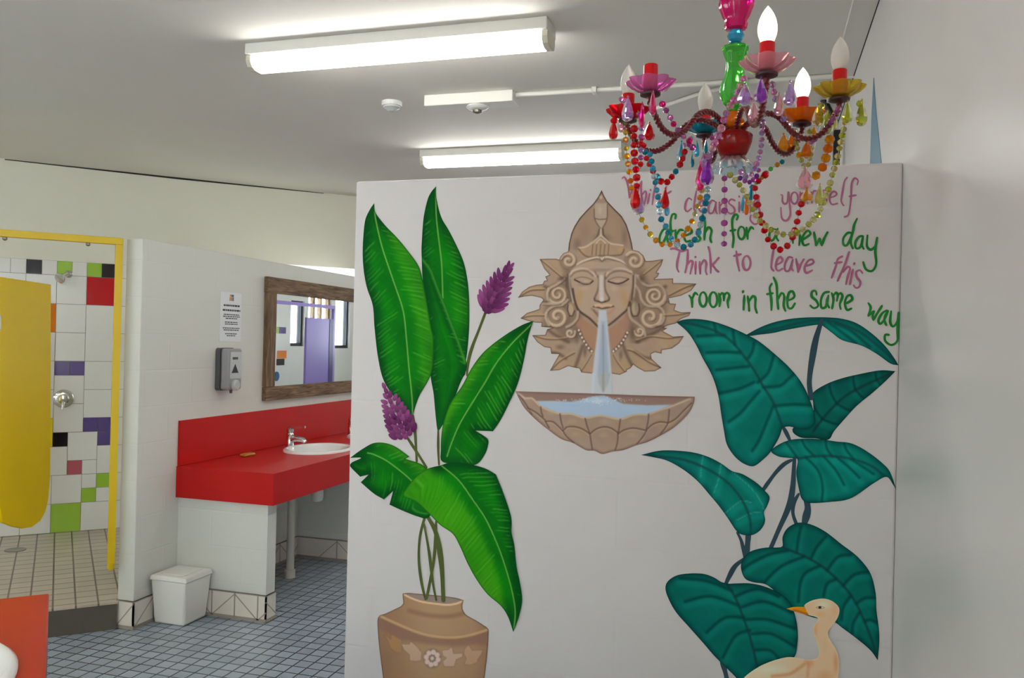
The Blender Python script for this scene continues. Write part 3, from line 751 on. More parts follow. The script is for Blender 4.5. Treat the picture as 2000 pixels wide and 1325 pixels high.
class Patch:
    """a painted shape: outline cut exactly, inside dense enough to carry brush work"""
    def __init__(self, outline, step, holes=()):
        o = np.asarray(outline, float)
        lo, hi = o.min(0), o.max(0)
        xs = np.arange(lo[0], hi[0], step); ys = np.arange(lo[1], hi[1], step*.866)
        g = np.array([(x+(step/2 if j % 2 else 0), y) for j, y in enumerate(ys) for x in xs])
        if len(g):
            g = g[inside(g, o)]
            if len(g):
                d, _, _ = pdist(g, np.vstack([o, o[:1]])); g = g[d > step*.45]
        n = len(o)
        V = [Vector(p) for p in o.tolist()]+[Vector(p) for p in g.tolist()]
        r = delaunay_2d_cdt(V, [(i, (i+1) % n) for i in range(n)], [], 1, 1e-5)
        self.U = np.array([(p.x, p.y) for p in r[0]]); self.F = [tuple(f) for f in r[2]]
        c = np.array([self.U[list(f)].mean(0) for f in self.F]); ok = inside(c, o)
        self.F = [f for f, k in zip(self.F, ok) if k]
        self.o = o; self.C = np.zeros((len(self.U), 3))
        self.e = pdist(self.U, np.vstack([o, o[:1]]))[0]
    def fill(self, c): self.C[:] = c; return self
    def mix(self, c, a):
        a = np.clip(a, 0, 1)[:, None]; self.C = self.C*(1-a)+np.asarray(c, float)*a; return self
    def stroke(self, pts, w, c, a=1.0, soft=None, smooth=True, taper=False):
        p = spline(pts, 5) if smooth else np.asarray(pts, float)
        soft = w*.6 if soft is None else soft
        lo, hi = p.min(0)-w-soft, p.max(0)+w+soft
        m = np.where(((self.U >= lo) & (self.U <= hi)).all(1))[0]
        if not len(m): return self
        d, s, _ = pdist(self.U[m], p)
        ww = w
        if taper:
            L = s.max()+1e-6; ww = w*(1-.75*s/L)
        al = a*(1-sst(ww*.5-soft*.5, ww*.5+soft*.5, d))
        self.C[m] = self.C[m]*(1-al[:, None])+np.asarray(c, float)*al[:, None]
        return self
    def blob(self, x, y, rx, ry, c, a=1.0, ang=0.0, hard=0.0):
        q = self.U-np.array([x, y]); k, s = math.cos(ang), math.sin(ang)
        d = np.hypot((q[:, 0]*k+q[:, 1]*s)/rx, (-q[:, 0]*s+q[:, 1]*k)/ry)
        return self.mix(c, a*(1-sst(hard, 1.0, d)))
    def poly(self, pts, c, a=1.0, soft=2.0):
        d = pdist(self.U, np.vstack([pts, pts[:1]]))[0]; d = np.where(inside(self.U, pts), d, -d)
        return self.mix(c, a*sst(-soft/2, soft/2, d))
    def mesh(self, layer, ref):
        mb = MB(); mb.v = wallpt(self.U, layer).tolist()
        mb.f = []
        for f in self.F:
            p = self.U[list(f)]; a = (p[1][0]-p[0][0])*(p[2][1]-p[0][1])-(p[1][1]-p[0][1])*(p[2][0]-p[0][0])
            mb.f.append(f if a < 0 else f[::-1])
        mb.m = [0]*len(mb.f)
        # colours are named as they look on the photograph; ref is the white wall beside them
        k = .72/lin1(ref)
        c = np.clip(self.C, 0, 255)/255.0
        mb.c = np.clip(np.where(c <= .04045, c/12.92, ((c+.055)/1.055)**2.4)*k, 0, .95)
        return mb
def paintobj(name, patch, layer, ref, parent=None):
    mb = patch.mesh(layer, ref)
    return build(name, mb, M['painted'], parent)
def ribbon(strokes, w, layer, col, name, parent, w2=None):
    """hand brushed strokes as flat ribbons with round ends"""
    mb = MB(); nst = 0
    for st in strokes:
        st, ww = (st if isinstance(st, tuple) and isinstance(st[0], list) else (st, w))
        p = spline(st, 2.5) if len(st) > 2 else np.array([np.array(st[0])*(1-t)+np.array(st[-1])*t for t in np.linspace(0, 1, 8)])
        n = len(p); d = np.gradient(p, axis=0); d /= np.hypot(d[:, 0], d[:, 1])[:, None]+1e-9
        s = np.stack([-d[:, 1], d[:, 0]], 1)
        f = np.linspace(0, 1, n); wid = ww*.5*(.78+.30*np.sin(PI*f)**.7+.12*np.sin(f*9+n))
        if w2: wid = .5*(ww+(w2-ww)*f)
        nst = nst+1
        L = p+s*wid[:, None]; R = p-s*wid[:, None]
        a0 = [p[0]-d[0]*wid[0]*.8+s[0]*wid[0]*k for k in (.5, -.5)]; a1 = [p[-1]+d[-1]*wid[-1]*.8+s[-1]*wid[-1]*k for k in (.5, -.5)]
        L = np.vstack([a0[0], L, a1[0]]); R = np.vstack([a0[1], R, a1[1]])
        V = wallpt(np.vstack([L, R]), layer); m = len(L); V[:, 1] -= np.tile(np.linspace(0, 2.5e-5, m), 2)+2.8e-5*(nst % 14)
        mb.add(V, [(i, i+1, i+1+m, i+m) for i in range(m-1)])
    mb.c = np.tile(np.asarray(col, float), (len(mb.v), 1))
    return build(name, mb, M['painted'], parent)

# ---- banana-like leaves of the potted plant
def banana(out, mid, step=1.75, tone=0.0, lightside=1, veins=.6, sharp=(), rib=1.0, edge=None):
    P = Patch(spline(out, 4, True, sharp), step)
    m = spline(mid, 4); d, s, sd_ = pdist(P.U, m)
    dark, midc, lite = np.array([2, 66, 20.]), np.array([8, 112, 12.]), np.array([66, 148, 14.])
    P.fill(dark)
    e = sst(2, 26, P.e)
    P.mix(midc, e*(.75+.3*nz(P.U, 30, 2)))
    ls = (sd_ == lightside)
    P.mix(lite, ls*sst(8, 30, d)*(.45+.25*nz(P.U, 45, 1)+tone))
    P.mix(dark, (~ls)*sst(30, 4, d)*.35)
    Lm = s.max()
    P.mix(np.array([20, 96, 30.]), sst(.75, 1.0, s/Lm)*.3)
    ph = s-.55*d+4*nz(P.U, 60, 3)+1.5*nz(P.U, 14, 4)
    k = np.floor(ph/8.0); r1 = np.abs(np.sin(k*12.9898+sd_*4.1)*43758.5453) % 1.0; r2 = np.abs(np.sin(k*78.233+sd_*2.7)*24634.6345) % 1.0
    v = (ph/8.0) % 1.0; line = np.exp(-((v-.35-.3*r2)/.17)**2)*np.where(r1 > .25, r1, 0)
    start = 4+26*r2; ln = 14+60*r1
    fade = sst(start, start+6, d)*(1-sst(start+ln*.6, start+ln, d))*sst(1, 8, P.e)
    P.mix(np.array([92, 162, 52.]), line*fade*veins*.95)
    v2 = (ph/11.0+.4) % 1.0
    P.mix(np.array([0, 66, 20.]), np.exp(-((v2-.5)/.2)**2)*sst(4, 14, d)*sst(2, 12, P.e)*(.5+.5*nz(P.U, 25, 8))*.28)
    P.mix(np.array([26, 124, 14.]), (.5+.5*nz(P.U, 7, 6))*sst(3, 20, P.e)*.22)
    if rib:
        i = int(len(m)*rib); P.stroke(m[:max(3, i)], 2.0, np.array([128, 176, 84.]), .8, 1.6, False)
    if edge:
        ed = spline(edge, 4); dd_, _, _ = pdist(P.U, ed); P.mix(np.array([70, 150, 40.]), (1-sst(1, 9, dd_))*.75)
    P.mix(np.array([4, 62, 26.]), sst(3.0, .3, P.e)*.6)
    return P
c3 = lambda p: cv(680, 350, .2189, p)
c4 = lambda p: cv(680, 600, .2416, p)
c5 = lambda p: cv(680, 850, .3585, p)
REF = 178.0
plant = thing('painted_plant', 'mural painting of tall green leaves and purple flowers in a brown pot', 'mural painting', wallpt([(850, 1300)], 0)[0])
stemc = paint((74, 84, 44), REF)
st_all = [([(807, 812), (811, 850), (814, 902)], 5), ([(792, 850), (815, 885), (833, 914)], 5), ([(856, 836), (856, 878), (857.5, 908)], 4.5),
          ([(950, 606), (936, 643), (921.6, 680), (914.4, 708), (912, 734)], 5.5)]
for a, b in st_all: ribbon([(list(a), b)], 5, 1, stemc, 'painted_stem', plant)
low = [([(829, 1012), (820, 1050), (818, 1094), (823, 1137), (831, 1172)], 5), ([(828, 1024), (838, 1079), (845, 1137), (852, 1173)], 5), ([(852, 1018), (848.5, 1083), (841, 1130), (833, 1170)], 5.5), ([(836, 1011), (852, 1044), (862, 1101), (866, 1174)], 9)]
for i, (a, b) in enumerate(low): ribbon([(list(a), b)], 5, 3+.1*i, stemc, 'painted_stem', plant)
A_out = [(730.8,397),(722,410),(712.8,432),(708.5,481),(709.6,521),(716,560),(728,597),(731.4,640),(738,697),(749,742.5),(772,779),(791,800),(805.6,816),(811.7,793),(820,771.5),(834.6,747),(844,725.6),(847,697),(846.7,660),(842,640),(833,586),(825.6,547),(818,520.7),(800,494.5),(776,465),(752,440),(733.6,415.7)]
A_mid = [(732,405),(732.5,422),(745.7,481),(767.6,547),(787,606),(793.6,660),(798.4,716),(804.4,774),(806,813)]
B_out = [(851.8,364),(843,374),(835.4,389),(827.8,422),(824.5,459.5),(823.4,501),(830,560),(850,640),(880,720),(906,735),(909.5,708.7),(913,684.6),(916.4,640),(916.4,586),(913,547),(905.5,512),(892.3,481),(877,450.7),(861.7,424),(853,389.4)]
B_mid = [(851,366),(852,420),(856,460),(862,510),(864,550),(866,600),(874,660),(890,730)]
C_out = [(823.4,501),(842,525),(855,558),(870.5,597),(883.6,632),(890,648),(902,680),(912,716),(897.5,752),(880,800),(868,825),(857.6,841),(854,839),(850,805),(846.7,769),(841,735),(840,690),(836,640),(830,580),(825,540)]
C_mid = [(823,501),(840,560),(862,640),(880,700),(876,760),(858,838)]
D_out = [(1042.4,626.6),(1018,636),(982,658),(945.8,687),(921.6,718.4),(902,754.6),(880.5,786),(868.4,817.4),(862.4,846.4),(861,878),(863.6,902),(897.4,906.6),(928.8,908),(945.8,890),(953,870.6),(953,858.5),(941,849),(928.8,841.6),(962.7,842.8),(977,822),(994,788.4),(1011,749.8),(1023,704),(1029,670),(1035,646)]
D_mid = [(1042,627),(1037.6,634),(1001,670),(970,708.7),(945.8,749.8),(921.6,788.4),(897.4,829.5),(883,863),(873,892)]
E_out = c5([(10,125),(80,75),(150,42),(240,55),(335,118),(312,130),(400,160),(440,200),(480,260),(470,380),(435,452),(380,445),(290,410),(225,380),(245,305),(195,352),(140,320),(68,258),(112,216),(65,228),(10,170),(20,150),(70,125)])
E_mid = c5([(105,98),(130,103),(200,135),(270,185),(335,240),(420,330)])
F_out = c5([(505,165),(430,185),(370,225),(320,285),(300,332),(370,365),(440,430),(500,490),(570,540),(610,610),(650,700),(700,790),(760,870),(830,930),(870,990),(900,1075),(930,990),(948,900),(935,800),(918,720),(905,600),(890,530),(888,450),(850,330),(805,215),(740,180),(640,155),(560,150)])
F_mid = c5([(505,165),(600,245),(680,355),(750,460),(810,590),(850,700),(890,840),(910,960),(902,1060)])
for nm, o_, m_, lay, kw in [('painted_leaf', B_out, B_mid, 1, dict(tone=-.3, lightside=-1, sharp=(0,), rib=.6)), ('painted_leaf', C_out, C_mid, 2, dict(tone=-.45, lightside=-1, sharp=(0, 11), rib=0, edge=[(823.4,501),(842,525),(855,558),(870.5,597),(883.6,632),(890,648),(902,680),(910,706)])),
                            ('painted_leaf', A_out, A_mid, 3, dict(tone=.05, lightside=-1, sharp=(0, 12))), ('painted_leaf', D_out, D_mid, 4, dict(tone=.25, lightside=1, veins=.75, sharp=(0, 16, 17, 18))),
                            ('painted_leaf', E_out, E_mid, 4, dict(tone=.1, lightside=-1, sharp=(0, 4, 5, 13, 14, 15, 17, 18, 19))), ('painted_leaf', F_out, F_mid, 6, dict(tone=.3, lightside=1, sharp=(0, 15, 24)))]:
    paintobj(nm, banana(o_, m_, **kw), lay, REF, plant)

# flowers: overlapping petals and buds, laid from the base to the tip
def petals(lst, layer, parent, name):
    mb = MB(); cols = []
    for k, (x, y, a, l, w, c) in enumerate(lst):
        n = 12; ca, sa = math.cos(a), math.sin(a); U = []; cc = []
        for i in range(n):
            t = 2*PI*i/n; q = (math.cos(t)+1)/2
            px, py = l*(q-.5), w*.5*math.sin(t)*(1-.35*q)
            U.append((x+px*ca-py*sa, y+px*sa+py*ca)); cc.append(c*(.62+.55*q) if q > .2 else c*.62)
        U.append((x+l*.12*ca, y+l*.12*sa)); cc.append(c*1.15)
        V = wallpt(U, layer+.012*k); b = len(mb.v)
        mb.add(V, [(n, (i+1) % n, i) for i in range(n)]); cols += cc
    mb.c = np.array(cols)
    return build(name, mb, M['painted'], parent)
rng = random.Random(11)
pur = paint((98, 42, 88), REF); pur2 = paint((118, 58, 104), REF)
lst = []
b0 = np.array([951., 606.]); b1 = np.array([992., 526.]); ax_ = b1-b0; L_ = np.hypot(*ax_); ax_ /= L_; sx = np.array([-ax_[1], ax_[0]])
rows = 9
for r in range(rows):
    f = r/(rows-1); hw = (24*(1-f)**.7+6)*(1 if r else .8)
    k = 5 if f < .6 else (4 if f < .85 else 2)
    for i in range(k):
        q = (i-(k-1)/2)/max(1, (k-1)/2) if k > 1 else 0
        c = b0+ax_*(L_*f+6+4*abs(q)*(1-f))+sx*q*hw*.8
        ang = math.atan2(ax_[1], ax_[0])+q*(.85-.35*f)
        lst.append((c[0], c[1], ang, 30-9*f+rng.uniform(-2, 2), 12-2.5*f, (pur if rng.random() < .55 else pur2)*rng.uniform(.75, 1.2)))
petals(lst, 2, plant, 'painted_flower')
lst = []
b0 = np.array([789., 846.]); b1 = np.array([748., 750.]); ax_ = b1-b0; L_ = np.hypot(*ax_); ax_ /= L_; sx = np.array([-ax_[1], ax_[0]])
for r in range(11):
    f = r/10; hw = 23*(1-f)**.8*(1.0 if r > 1 else .85)+3
    k = max(1, int(round(2*hw/9)))
    for i in range(k):
        q = (i-(k-1)/2)/max(1, (k-1)/2) if k > 1 else 0
        c = b0+ax_*(L_*f-4+10*(1-f)*(1-abs(q))*0+6*abs(q)*(1-f))+sx*q*hw
        ang = math.atan2(ax_[1], ax_[0])+q*.7
        lst.append((c[0], c[1], ang, 20-6*f, 13.5-4*f, (pur if rng.random() < .5 else pur2)*rng.uniform(.7, 1.15)))
petals(lst, 7, plant, 'painted_flower')

# pot
c6 = lambda p: cv(720, 1150, .13207, p)
P = Patch(spline(c6([(500,75),(505,150),(512,220),(480,260),(380,310),(250,370),(160,400),(135,440),(130,520),(140,700),(165,950),(190,1150),(215,1340),(260,1650),(330,1950),(430,2180),(520,2260),(1410,2260),(1500,2180),(1600,1950),(1670,1650),(1710,1340),(1740,1100),(1765,850),(1772,700),(1770,600),(1700,545),(1600,480),(1500,425),(1430,380),(1390,310),(1385,250),(1405,175),(1300,140),(1100,112),(900,92),(700,75),(580,65)]), 4, True, sharp=(0, 32)), 2.0)
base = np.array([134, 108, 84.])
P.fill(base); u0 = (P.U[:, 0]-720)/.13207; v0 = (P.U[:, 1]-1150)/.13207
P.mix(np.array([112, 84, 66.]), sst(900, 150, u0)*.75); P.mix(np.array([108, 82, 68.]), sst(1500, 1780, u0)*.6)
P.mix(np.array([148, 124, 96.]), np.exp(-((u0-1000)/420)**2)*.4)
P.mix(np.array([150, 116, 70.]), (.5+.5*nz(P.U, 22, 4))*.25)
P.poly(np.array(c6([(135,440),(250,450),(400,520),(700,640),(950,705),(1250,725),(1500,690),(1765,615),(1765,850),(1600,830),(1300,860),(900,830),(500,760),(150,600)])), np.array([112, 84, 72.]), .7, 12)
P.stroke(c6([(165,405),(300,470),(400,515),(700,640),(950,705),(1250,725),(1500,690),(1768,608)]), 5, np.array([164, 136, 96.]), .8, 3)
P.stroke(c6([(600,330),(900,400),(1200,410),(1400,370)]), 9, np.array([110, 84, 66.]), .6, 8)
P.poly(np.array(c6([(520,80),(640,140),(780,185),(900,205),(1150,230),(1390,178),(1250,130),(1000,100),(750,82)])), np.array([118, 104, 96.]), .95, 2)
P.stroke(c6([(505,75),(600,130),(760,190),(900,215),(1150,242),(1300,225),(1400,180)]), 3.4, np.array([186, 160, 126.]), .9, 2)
def flowerlet(x, y, pts, c): P.poly(np.array(c6(pts)), np.array([92, 70, 70.]), .5, 9); P.poly(np.array(c6(pts)), c, .9, 2)
for pts, c in [([(240,690),(330,760),(340,680),(420,730),(480,760),(490,860),(480,950),(400,940),(330,880),(300,800)], np.array([140, 108, 72.])),
               ([(490,825),(600,830),(625,790),(700,850),(780,950),(770,1060),(690,1075),(610,1060),(610,980),(520,900)], np.array([160, 134, 112.])),
               ([(1090,920),(1180,910),(1230,870),(1250,970),(1385,965),(1380,1010),(1290,1050),(1260,1150),(1120,1150),(1100,1080),(1160,1030),(1100,990)], np.array([164, 138, 120.])),
               ([(1410,960),(1430,880),(1480,845),(1530,920),(1680,915),(1660,980),(1610,1040),(1600,1090),(1500,1130),(1420,1120),(1450,1030)], np.array([154, 124, 98.]))]:
    flowerlet(0, 0, pts, c)
P.blob(*c6([(940, 1035)])[0], 21, 23, np.array([92, 74, 76.]), .7, 0, .6)
for i in range(8):
    a = 2*PI*i/8+.2; q = c6([(940+88*math.cos(a), 1035+92*math.sin(a))])[0]
    P.blob(q[0], q[1], 6.4, 6.6, np.array([178, 158, 148.]), .95, 0, .55)
P.blob(*c6([(940, 1035)])[0], 5, 5.5, np.array([170, 158, 138.]), .95, 0, .5)
P.mix(np.array([82, 62, 54.]), sst(3.2, .4, P.e)*.7)
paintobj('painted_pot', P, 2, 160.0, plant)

# ---- big teal leaves
def taro(out, mid, veins, step=2.8, tone=1.0, side=0, sharp=(0,), light=False, auto=0, vw=8.0):
    P = Patch(spline(out, 4, True, sharp), step)
    m = spline(mid, 4); d, s, sd_ = pdist(P.U, m)
    base, dark, hi = np.array([6, 104, 92.])*tone, np.array([2, 54, 54.])*tone, np.array([14, 134, 120.])*tone
    P.fill(base)
    P.mix(hi, (.5+.5*nz(P.U, 34, 7))*.5); P.mix(dark, (.5+.5*nz(P.U, 9, 5))*.16); P.mix(np.array([10, 98, 110.])*tone, np.clip(nz(P.U, 26, 12), 0, 1)*.4)
    P.mix(dark, sst(14, 0, P.e)*.5)
    if side: P.mix(dark, (sd_ == side)*.35)
    vs = list(veins)
    if auto:
        L = np.hypot(*np.diff(m, axis=0).T).sum(); cum = np.concatenate([[0], np.cumsum(np.hypot(*np.diff(m, axis=0).T))])
        for i in range(auto):
            f = (i+.6)/(auto+.6); k = int(np.searchsorted(cum, f*L)); k = min(max(k, 1), len(m)-2)
            t = m[k+1]-m[k-1]; t = t/np.hypot(*t); nn = np.array([-t[1], t[0]])
            for sg in (1, -1):
                vs.append([m[k], m[k]+nn*sg*28+t*10, m[k]+nn*sg*70+t*45, m[k]+nn*sg*105+t*95])
    for v in vs:
        v = [np.array(q) for q in v]
        off = [q+np.array([1.5, 8.]) for q in v]
        P.stroke(off, 15, hi*1.08, .42, 13)
    for v in vs:
        if light: P.stroke(v, 2.0, np.array([72, 160, 140.])*tone, .55, 1.6)
        else: P.stroke(v, vw*.72, dark*.85, .62, vw*.8)
    P.stroke(mid, 4.6, np.array([22, 60, 62.])*tone, .8, 4)
    P.mix(dark*.8, sst(3.2, .3, P.e)*.55)
    return P
k6 = lambda p: cv(1240, 600, .27, p)
k7 = lambda p: cv(1240, 860, .3509, p)
taroth = thing('painted_plant', 'mural painting of a tall teal plant with broad heart shaped leaves', 'mural painting', wallpt([(1560, 1100)], 0)[0])
stc = paint((46, 68, 78), REF)
sts = [(k6([(1352,95),(1310,230),(1285,360),(1268,470),(1262,560),(1276,660)]), 11), (k6([(1060,850),(1095,910),(1130,985)]), 7),
       (k7([(888,100),(884,180),(880,250),(868,330),(845,400),(800,500),(755,605)]), 10), (k7([(872,112),(830,135),(785,180),(740,240),(712,280)]), 7.5),
       (k7([(912,300),(885,350),(880,410),(900,470)]), 7), (k7([(955,330),(962,380),(955,420),(940,475)]), 13), (k7([(632,525),(626,590),(615,665)]), 11), (k7([(570,515),(595,570),(612,665)]), 6),
       (k7([(620,655),(560,700),(525,760),(500,815)]), 8.5), (k7([(482,1225),(500,1280),(515,1345)]), 9)]
for g_ in ((0,), (1,), (2, 3, 4, 5), (6, 7, 8), (9,)): ribbon([(list(sts[i][0]), sts[i][1]) for i in g_], 8, 1, stc, 'painted_stalk', taroth)
T = []
T.append((1, taro(k6([(800,204),(900,150),(1000,112),(1120,86),(1250,75),(1400,75),(1500,85),(1600,115),(1700,180),(1800,270),(1870,360),(1908,422),(1850,410),(1750,340),(1640,280),(1500,240),(1430,190),(1370,145),(1340,128),(1250,138),(1100,165),(1000,188),(900,200),(830,210)]),
                   k6([(805,204),(1000,160),(1200,112),(1360,96),(1500,125),(1640,190),(1780,300),(1900,415)]), [k6([(1400,110),(1480,170),(1600,260)]), k6([(1450,120),(1560,170),(1700,290)])], tone=1.0, sharp=(0, 11))))
T.append((1, taro(k6([(1285,625),(1380,560),(1500,515),(1650,480),(1780,458),(1885,464),(1820,530),(1720,620),(1600,720),(1500,830),(1440,900),(1400,960),(1300,950),(1200,945),(1142,905),(1150,870),(1280,840),(1290,700)]),
                   k6([(1290,900),(1400,760),(1560,620),(1885,466)]), [], tone=.78, sharp=(5,), auto=4, vw=6)))
T.append((3, taro(k6([(300,110),(350,92),(440,86),(560,103),(700,150),(820,205),(900,250),(1000,330),(1100,420),(1180,510),(1230,590),(1265,670),(1295,760),(1302,830),(1270,872),(1200,885),(1120,865),(1068,872),(1040,950),(980,1050),(920,1110),(860,1152),(800,1140),(740,1100),(690,1040),(660,980),(645,900),(625,780),(605,650),(575,540),(540,460),(490,370),(440,270),(380,180)]),
                   k6([(320,112),(440,130),(560,165),(640,205),(720,270),(800,370),(870,470),(920,560),(1000,690),(1068,868)]),
                   [k6([(900,610),(830,690),(760,770),(680,830)]), k6([(860,545),(760,590),(610,625)]), k6([(820,430),(720,440),(590,455)]), k6([(760,330),(650,325),(520,330)]), k6([(650,205),(560,205),(450,212)]), k6([(1000,720),(950,840),(900,960),(850,1040)]),
                    k6([(930,580),(1050,570),(1100,530),(1150,485)]), k6([(890,545),(960,480),(990,400),(1005,345)]), k6([(820,370),(850,320),(862,262)]), k6([(725,270),(715,220),(710,168)]), k6([(590,185),(580,150),(570,110)]), k6([(1020,715),(1150,705),(1290,712)])], tone=.95, sharp=(0, 17))))
T.append((2, taro(k7([(758,62),(800,25),(870,-2),(960,-8),(1040,-4),(1120,8),(1210,20),(1310,75),(1400,150),(1430,200),(1455,277),(1438,250),(1400,205),(1330,240),(1200,325),(1080,345),(970,350),(930,330),(910,260),(898,180),(905,108),(860,100),(800,92)]),
                   k7([(905,104),(980,92),(1060,88),(1130,92),(1210,106),(1330,152),(1440,255)]),
                   [k7([(950,95),(1020,170),(1045,260),(1040,340)]), k7([(1050,90),(1120,170),(1165,250)]), k7([(1120,92),(1190,150),(1250,210)]), k7([(1200,106),(1270,150),(1330,190)]), k7([(905,100),(870,50),(840,10)]), k7([(1000,90),(950,40),(930,0)]), k7([(1100,92),(1070,50),(1060,0)]), k7([(1220,106),(1180,60),(1165,20)])], tone=1.0, sharp=(10,), vw=6)))
T.append((2, taro(k7([(33,83),(150,58),(300,65),(400,90),(480,130),(540,172),(600,190),(680,240),(730,290),(750,322),(735,370),(718,402),(725,450),(700,500),(650,530),(590,525),(560,500),(520,440),(470,370),(420,310),(350,230),(270,165),(180,115),(100,95)]),
                   k7([(40,83),(250,105),(400,160),(520,240),(600,340),(640,440),(645,520)]),
                   [k7([(480,130),(465,220),(440,290)]), k7([(650,350),(590,340),(500,410)]), k7([(700,400),(640,410),(570,445)]), k7([(545,180),(640,260),(700,340),(720,395)]), k7([(380,90),(370,150),(365,210)])], tone=.96, sharp=(0,), light=True)))
T.append((2, taro(k7([(795,598),(822,590),(822,540),(850,490),(910,460),(980,470),(1060,510),(1150,580),(1240,650),(1310,740),(1340,850),(1345,950),(1358,1050),(1360,1130),(1352,1227),(1310,1170),(1240,1110),(1160,1050),(1100,1008),(1000,990),(920,960),(850,910),(800,860),(730,805),(660,792),(612,770),(590,712),(602,660),(645,620),(720,600)]),
                   k7([(830,602),(950,650),(1050,710),(1150,800),(1220,890),(1265,980),(1310,1090),(1345,1200)]),
                   [k7([(900,625),(910,550),(925,480)]), k7([(980,660),(1010,600),(1060,540)]), k7([(1070,725),(1130,650),(1200,640)]), k7([(1160,810),(1220,750),(1300,735)]), k7([(1235,910),(1280,880),(1340,880)]), k7([(1280,1010),(1310,1000),(1350,1020)]),
                    k7([(850,615),(740,640),(640,690),(600,720)]), k7([(940,650),(820,700),(740,770),(720,800)]), k7([(1030,700),(950,740),(920,800),(910,900)]), k7([(1120,775),(1070,800),(1050,870)]), k7([(1200,870),(1160,930),(1150,1000)]), k7([(1250,960),(1215,1020),(1210,1080)])], tone=.88, sharp=(14,))))
T.append((4, taro(k7([(525,800),(480,790),(440,765),(380,745),(300,743),(230,755),(182,788),(170,830),(190,890),(230,960),(300,1040),(380,1130),(440,1200),(500,1260),(565,1325),(590,1360),(640,1330),(680,1270),(740,1240),(800,1220),(885,1210),(905,1130),(905,1050),(890,970),(860,900),(800,850),(720,815),(640,798),(570,798)]),
                   k7([(512,803),(560,880),(600,980),(635,1080),(660,1170),(680,1260)]),
                   [k7([(540,840),(400,785),(250,770)]), k7([(575,920),(420,870),(280,900)]), k7([(605,990),(500,990),(400,1070)]), k7([(640,1060),(560,1090),(490,1210)]), k7([(560,870),(680,830),(800,870)]), k7([(595,930),(720,900),(870,960)]), k7([(620,1000),(740,1000),(890,1050)]), k7([(650,1080),(760,1080),(890,1150)]), k7([(670,1170),(750,1170),(800,1215)])], tone=.86, sharp=(0,))))
for lay, P in T: paintobj('painted_leaf', P, lay, 174.0, taroth)

# ---- duck
kd = lambda p: cv(1440, 1150, .13205, p)
duck = thing('painted_duck', 'mural painting of a cream duck with an orange beak, lower right', 'mural painting', wallpt([(1580, 1320)], 0)[0])
P = Patch(spline(kd([(990,255),(1050,205),(1150,165),(1280,150),(1400,185),(1490,260),(1512,330),(1490,420),(1450,490),(1400,560),(1340,640),(1345,700),(1400,810),(1460,900),(1500,1040),(1505,1200),(1480,1325),(1420,1480),(1250,1660),(950,1770),(600,1740),(250,1620),(80,1440),(90,1335),(230,1215),(400,1120),(560,1060),(720,1020),(830,1018),(1000,1045),(1100,1052),(1190,1020),(1212,950),(1190,850),(1150,720),(1120,640),(1130,560),(1180,480),(1200,445),(1130,412),(1050,392),(1020,340)]), 4, True, sharp=()), 2.2)
P.fill(np.array([190, 160, 128.])); P.mix(np.array([204, 178, 150.]), sst(1200, 400, (P.U[:, 0]-1440)/.13205)*.8)
for (x, y, rx, ry, c, a) in [(1280, 240, 200, 110, (206, 186, 164), .8), (1230, 380, 120, 60, (190, 148, 88), .6), (1440, 330, 70, 160, (200, 150, 110), .6), (1160, 620, 50, 160, (190, 138, 90), .7), (1300, 850, 60, 260, (182, 158, 118), .7), (1460, 1100, 70, 260, (178, 124, 88), .7), (1080, 1100, 90, 110, (176, 128, 90), .7), (1300, 1300, 220, 130, (180, 136, 96), .7), (500, 1200, 380, 110, (208, 186, 162), .8)]:
    q = kd([(x, y)])[0]; P.blob(q[0], q[1], rx*.132, ry*.132, np.array(c, float), a)
P.stroke(kd([(990,1120),(900,1190),(760,1270),(520,1300)]), 7, np.array([170, 126, 84.]), .7, 6)
P.stroke(kd([(1010,1060),(1050,1140),(1040,1300)]), 6, np.array([172, 128, 92.]), .6, 6)
P.mix(np.array([214, 196, 170.]), sst(3, .3, P.e)*.35)
body = paintobj('painted_body', P, 6, 166.0, duck)
P = Patch(spline(kd([(728,300),(830,275),(920,272),(1000,278),(1022,330),(1052,392),(950,372),(850,342)]), 3, True, (0,)), 1.8)
P.fill(np.array([196, 124, 20.])); P.stroke(kd([(760,310),(900,335),(1040,385)]), 4, np.array([150, 78, 20.]), .8, 3); P.blob(*kd([(790, 298)])[0], 10, 5, np.array([178, 152, 34.]), .8)
paintobj('painted_beak', P, 7, 166.0, duck)
P = Patch(spline(kd([(1160,280),(1200,262),(1250,262),(1300,282),(1260,302),(1200,302)]), 2, True, (0, 3)), 1.2)
P.fill(np.array([190, 172, 148.])); P.blob(*kd([(1222, 280)])[0], 4.2, 3.4, np.array([30, 26, 24.]), 1, 0, .4)
P.mix(np.array([96, 80, 66.]), sst(1.2, .2, P.e)*.8)
paintobj('painted_eye', P, 7, 166.0, duck)

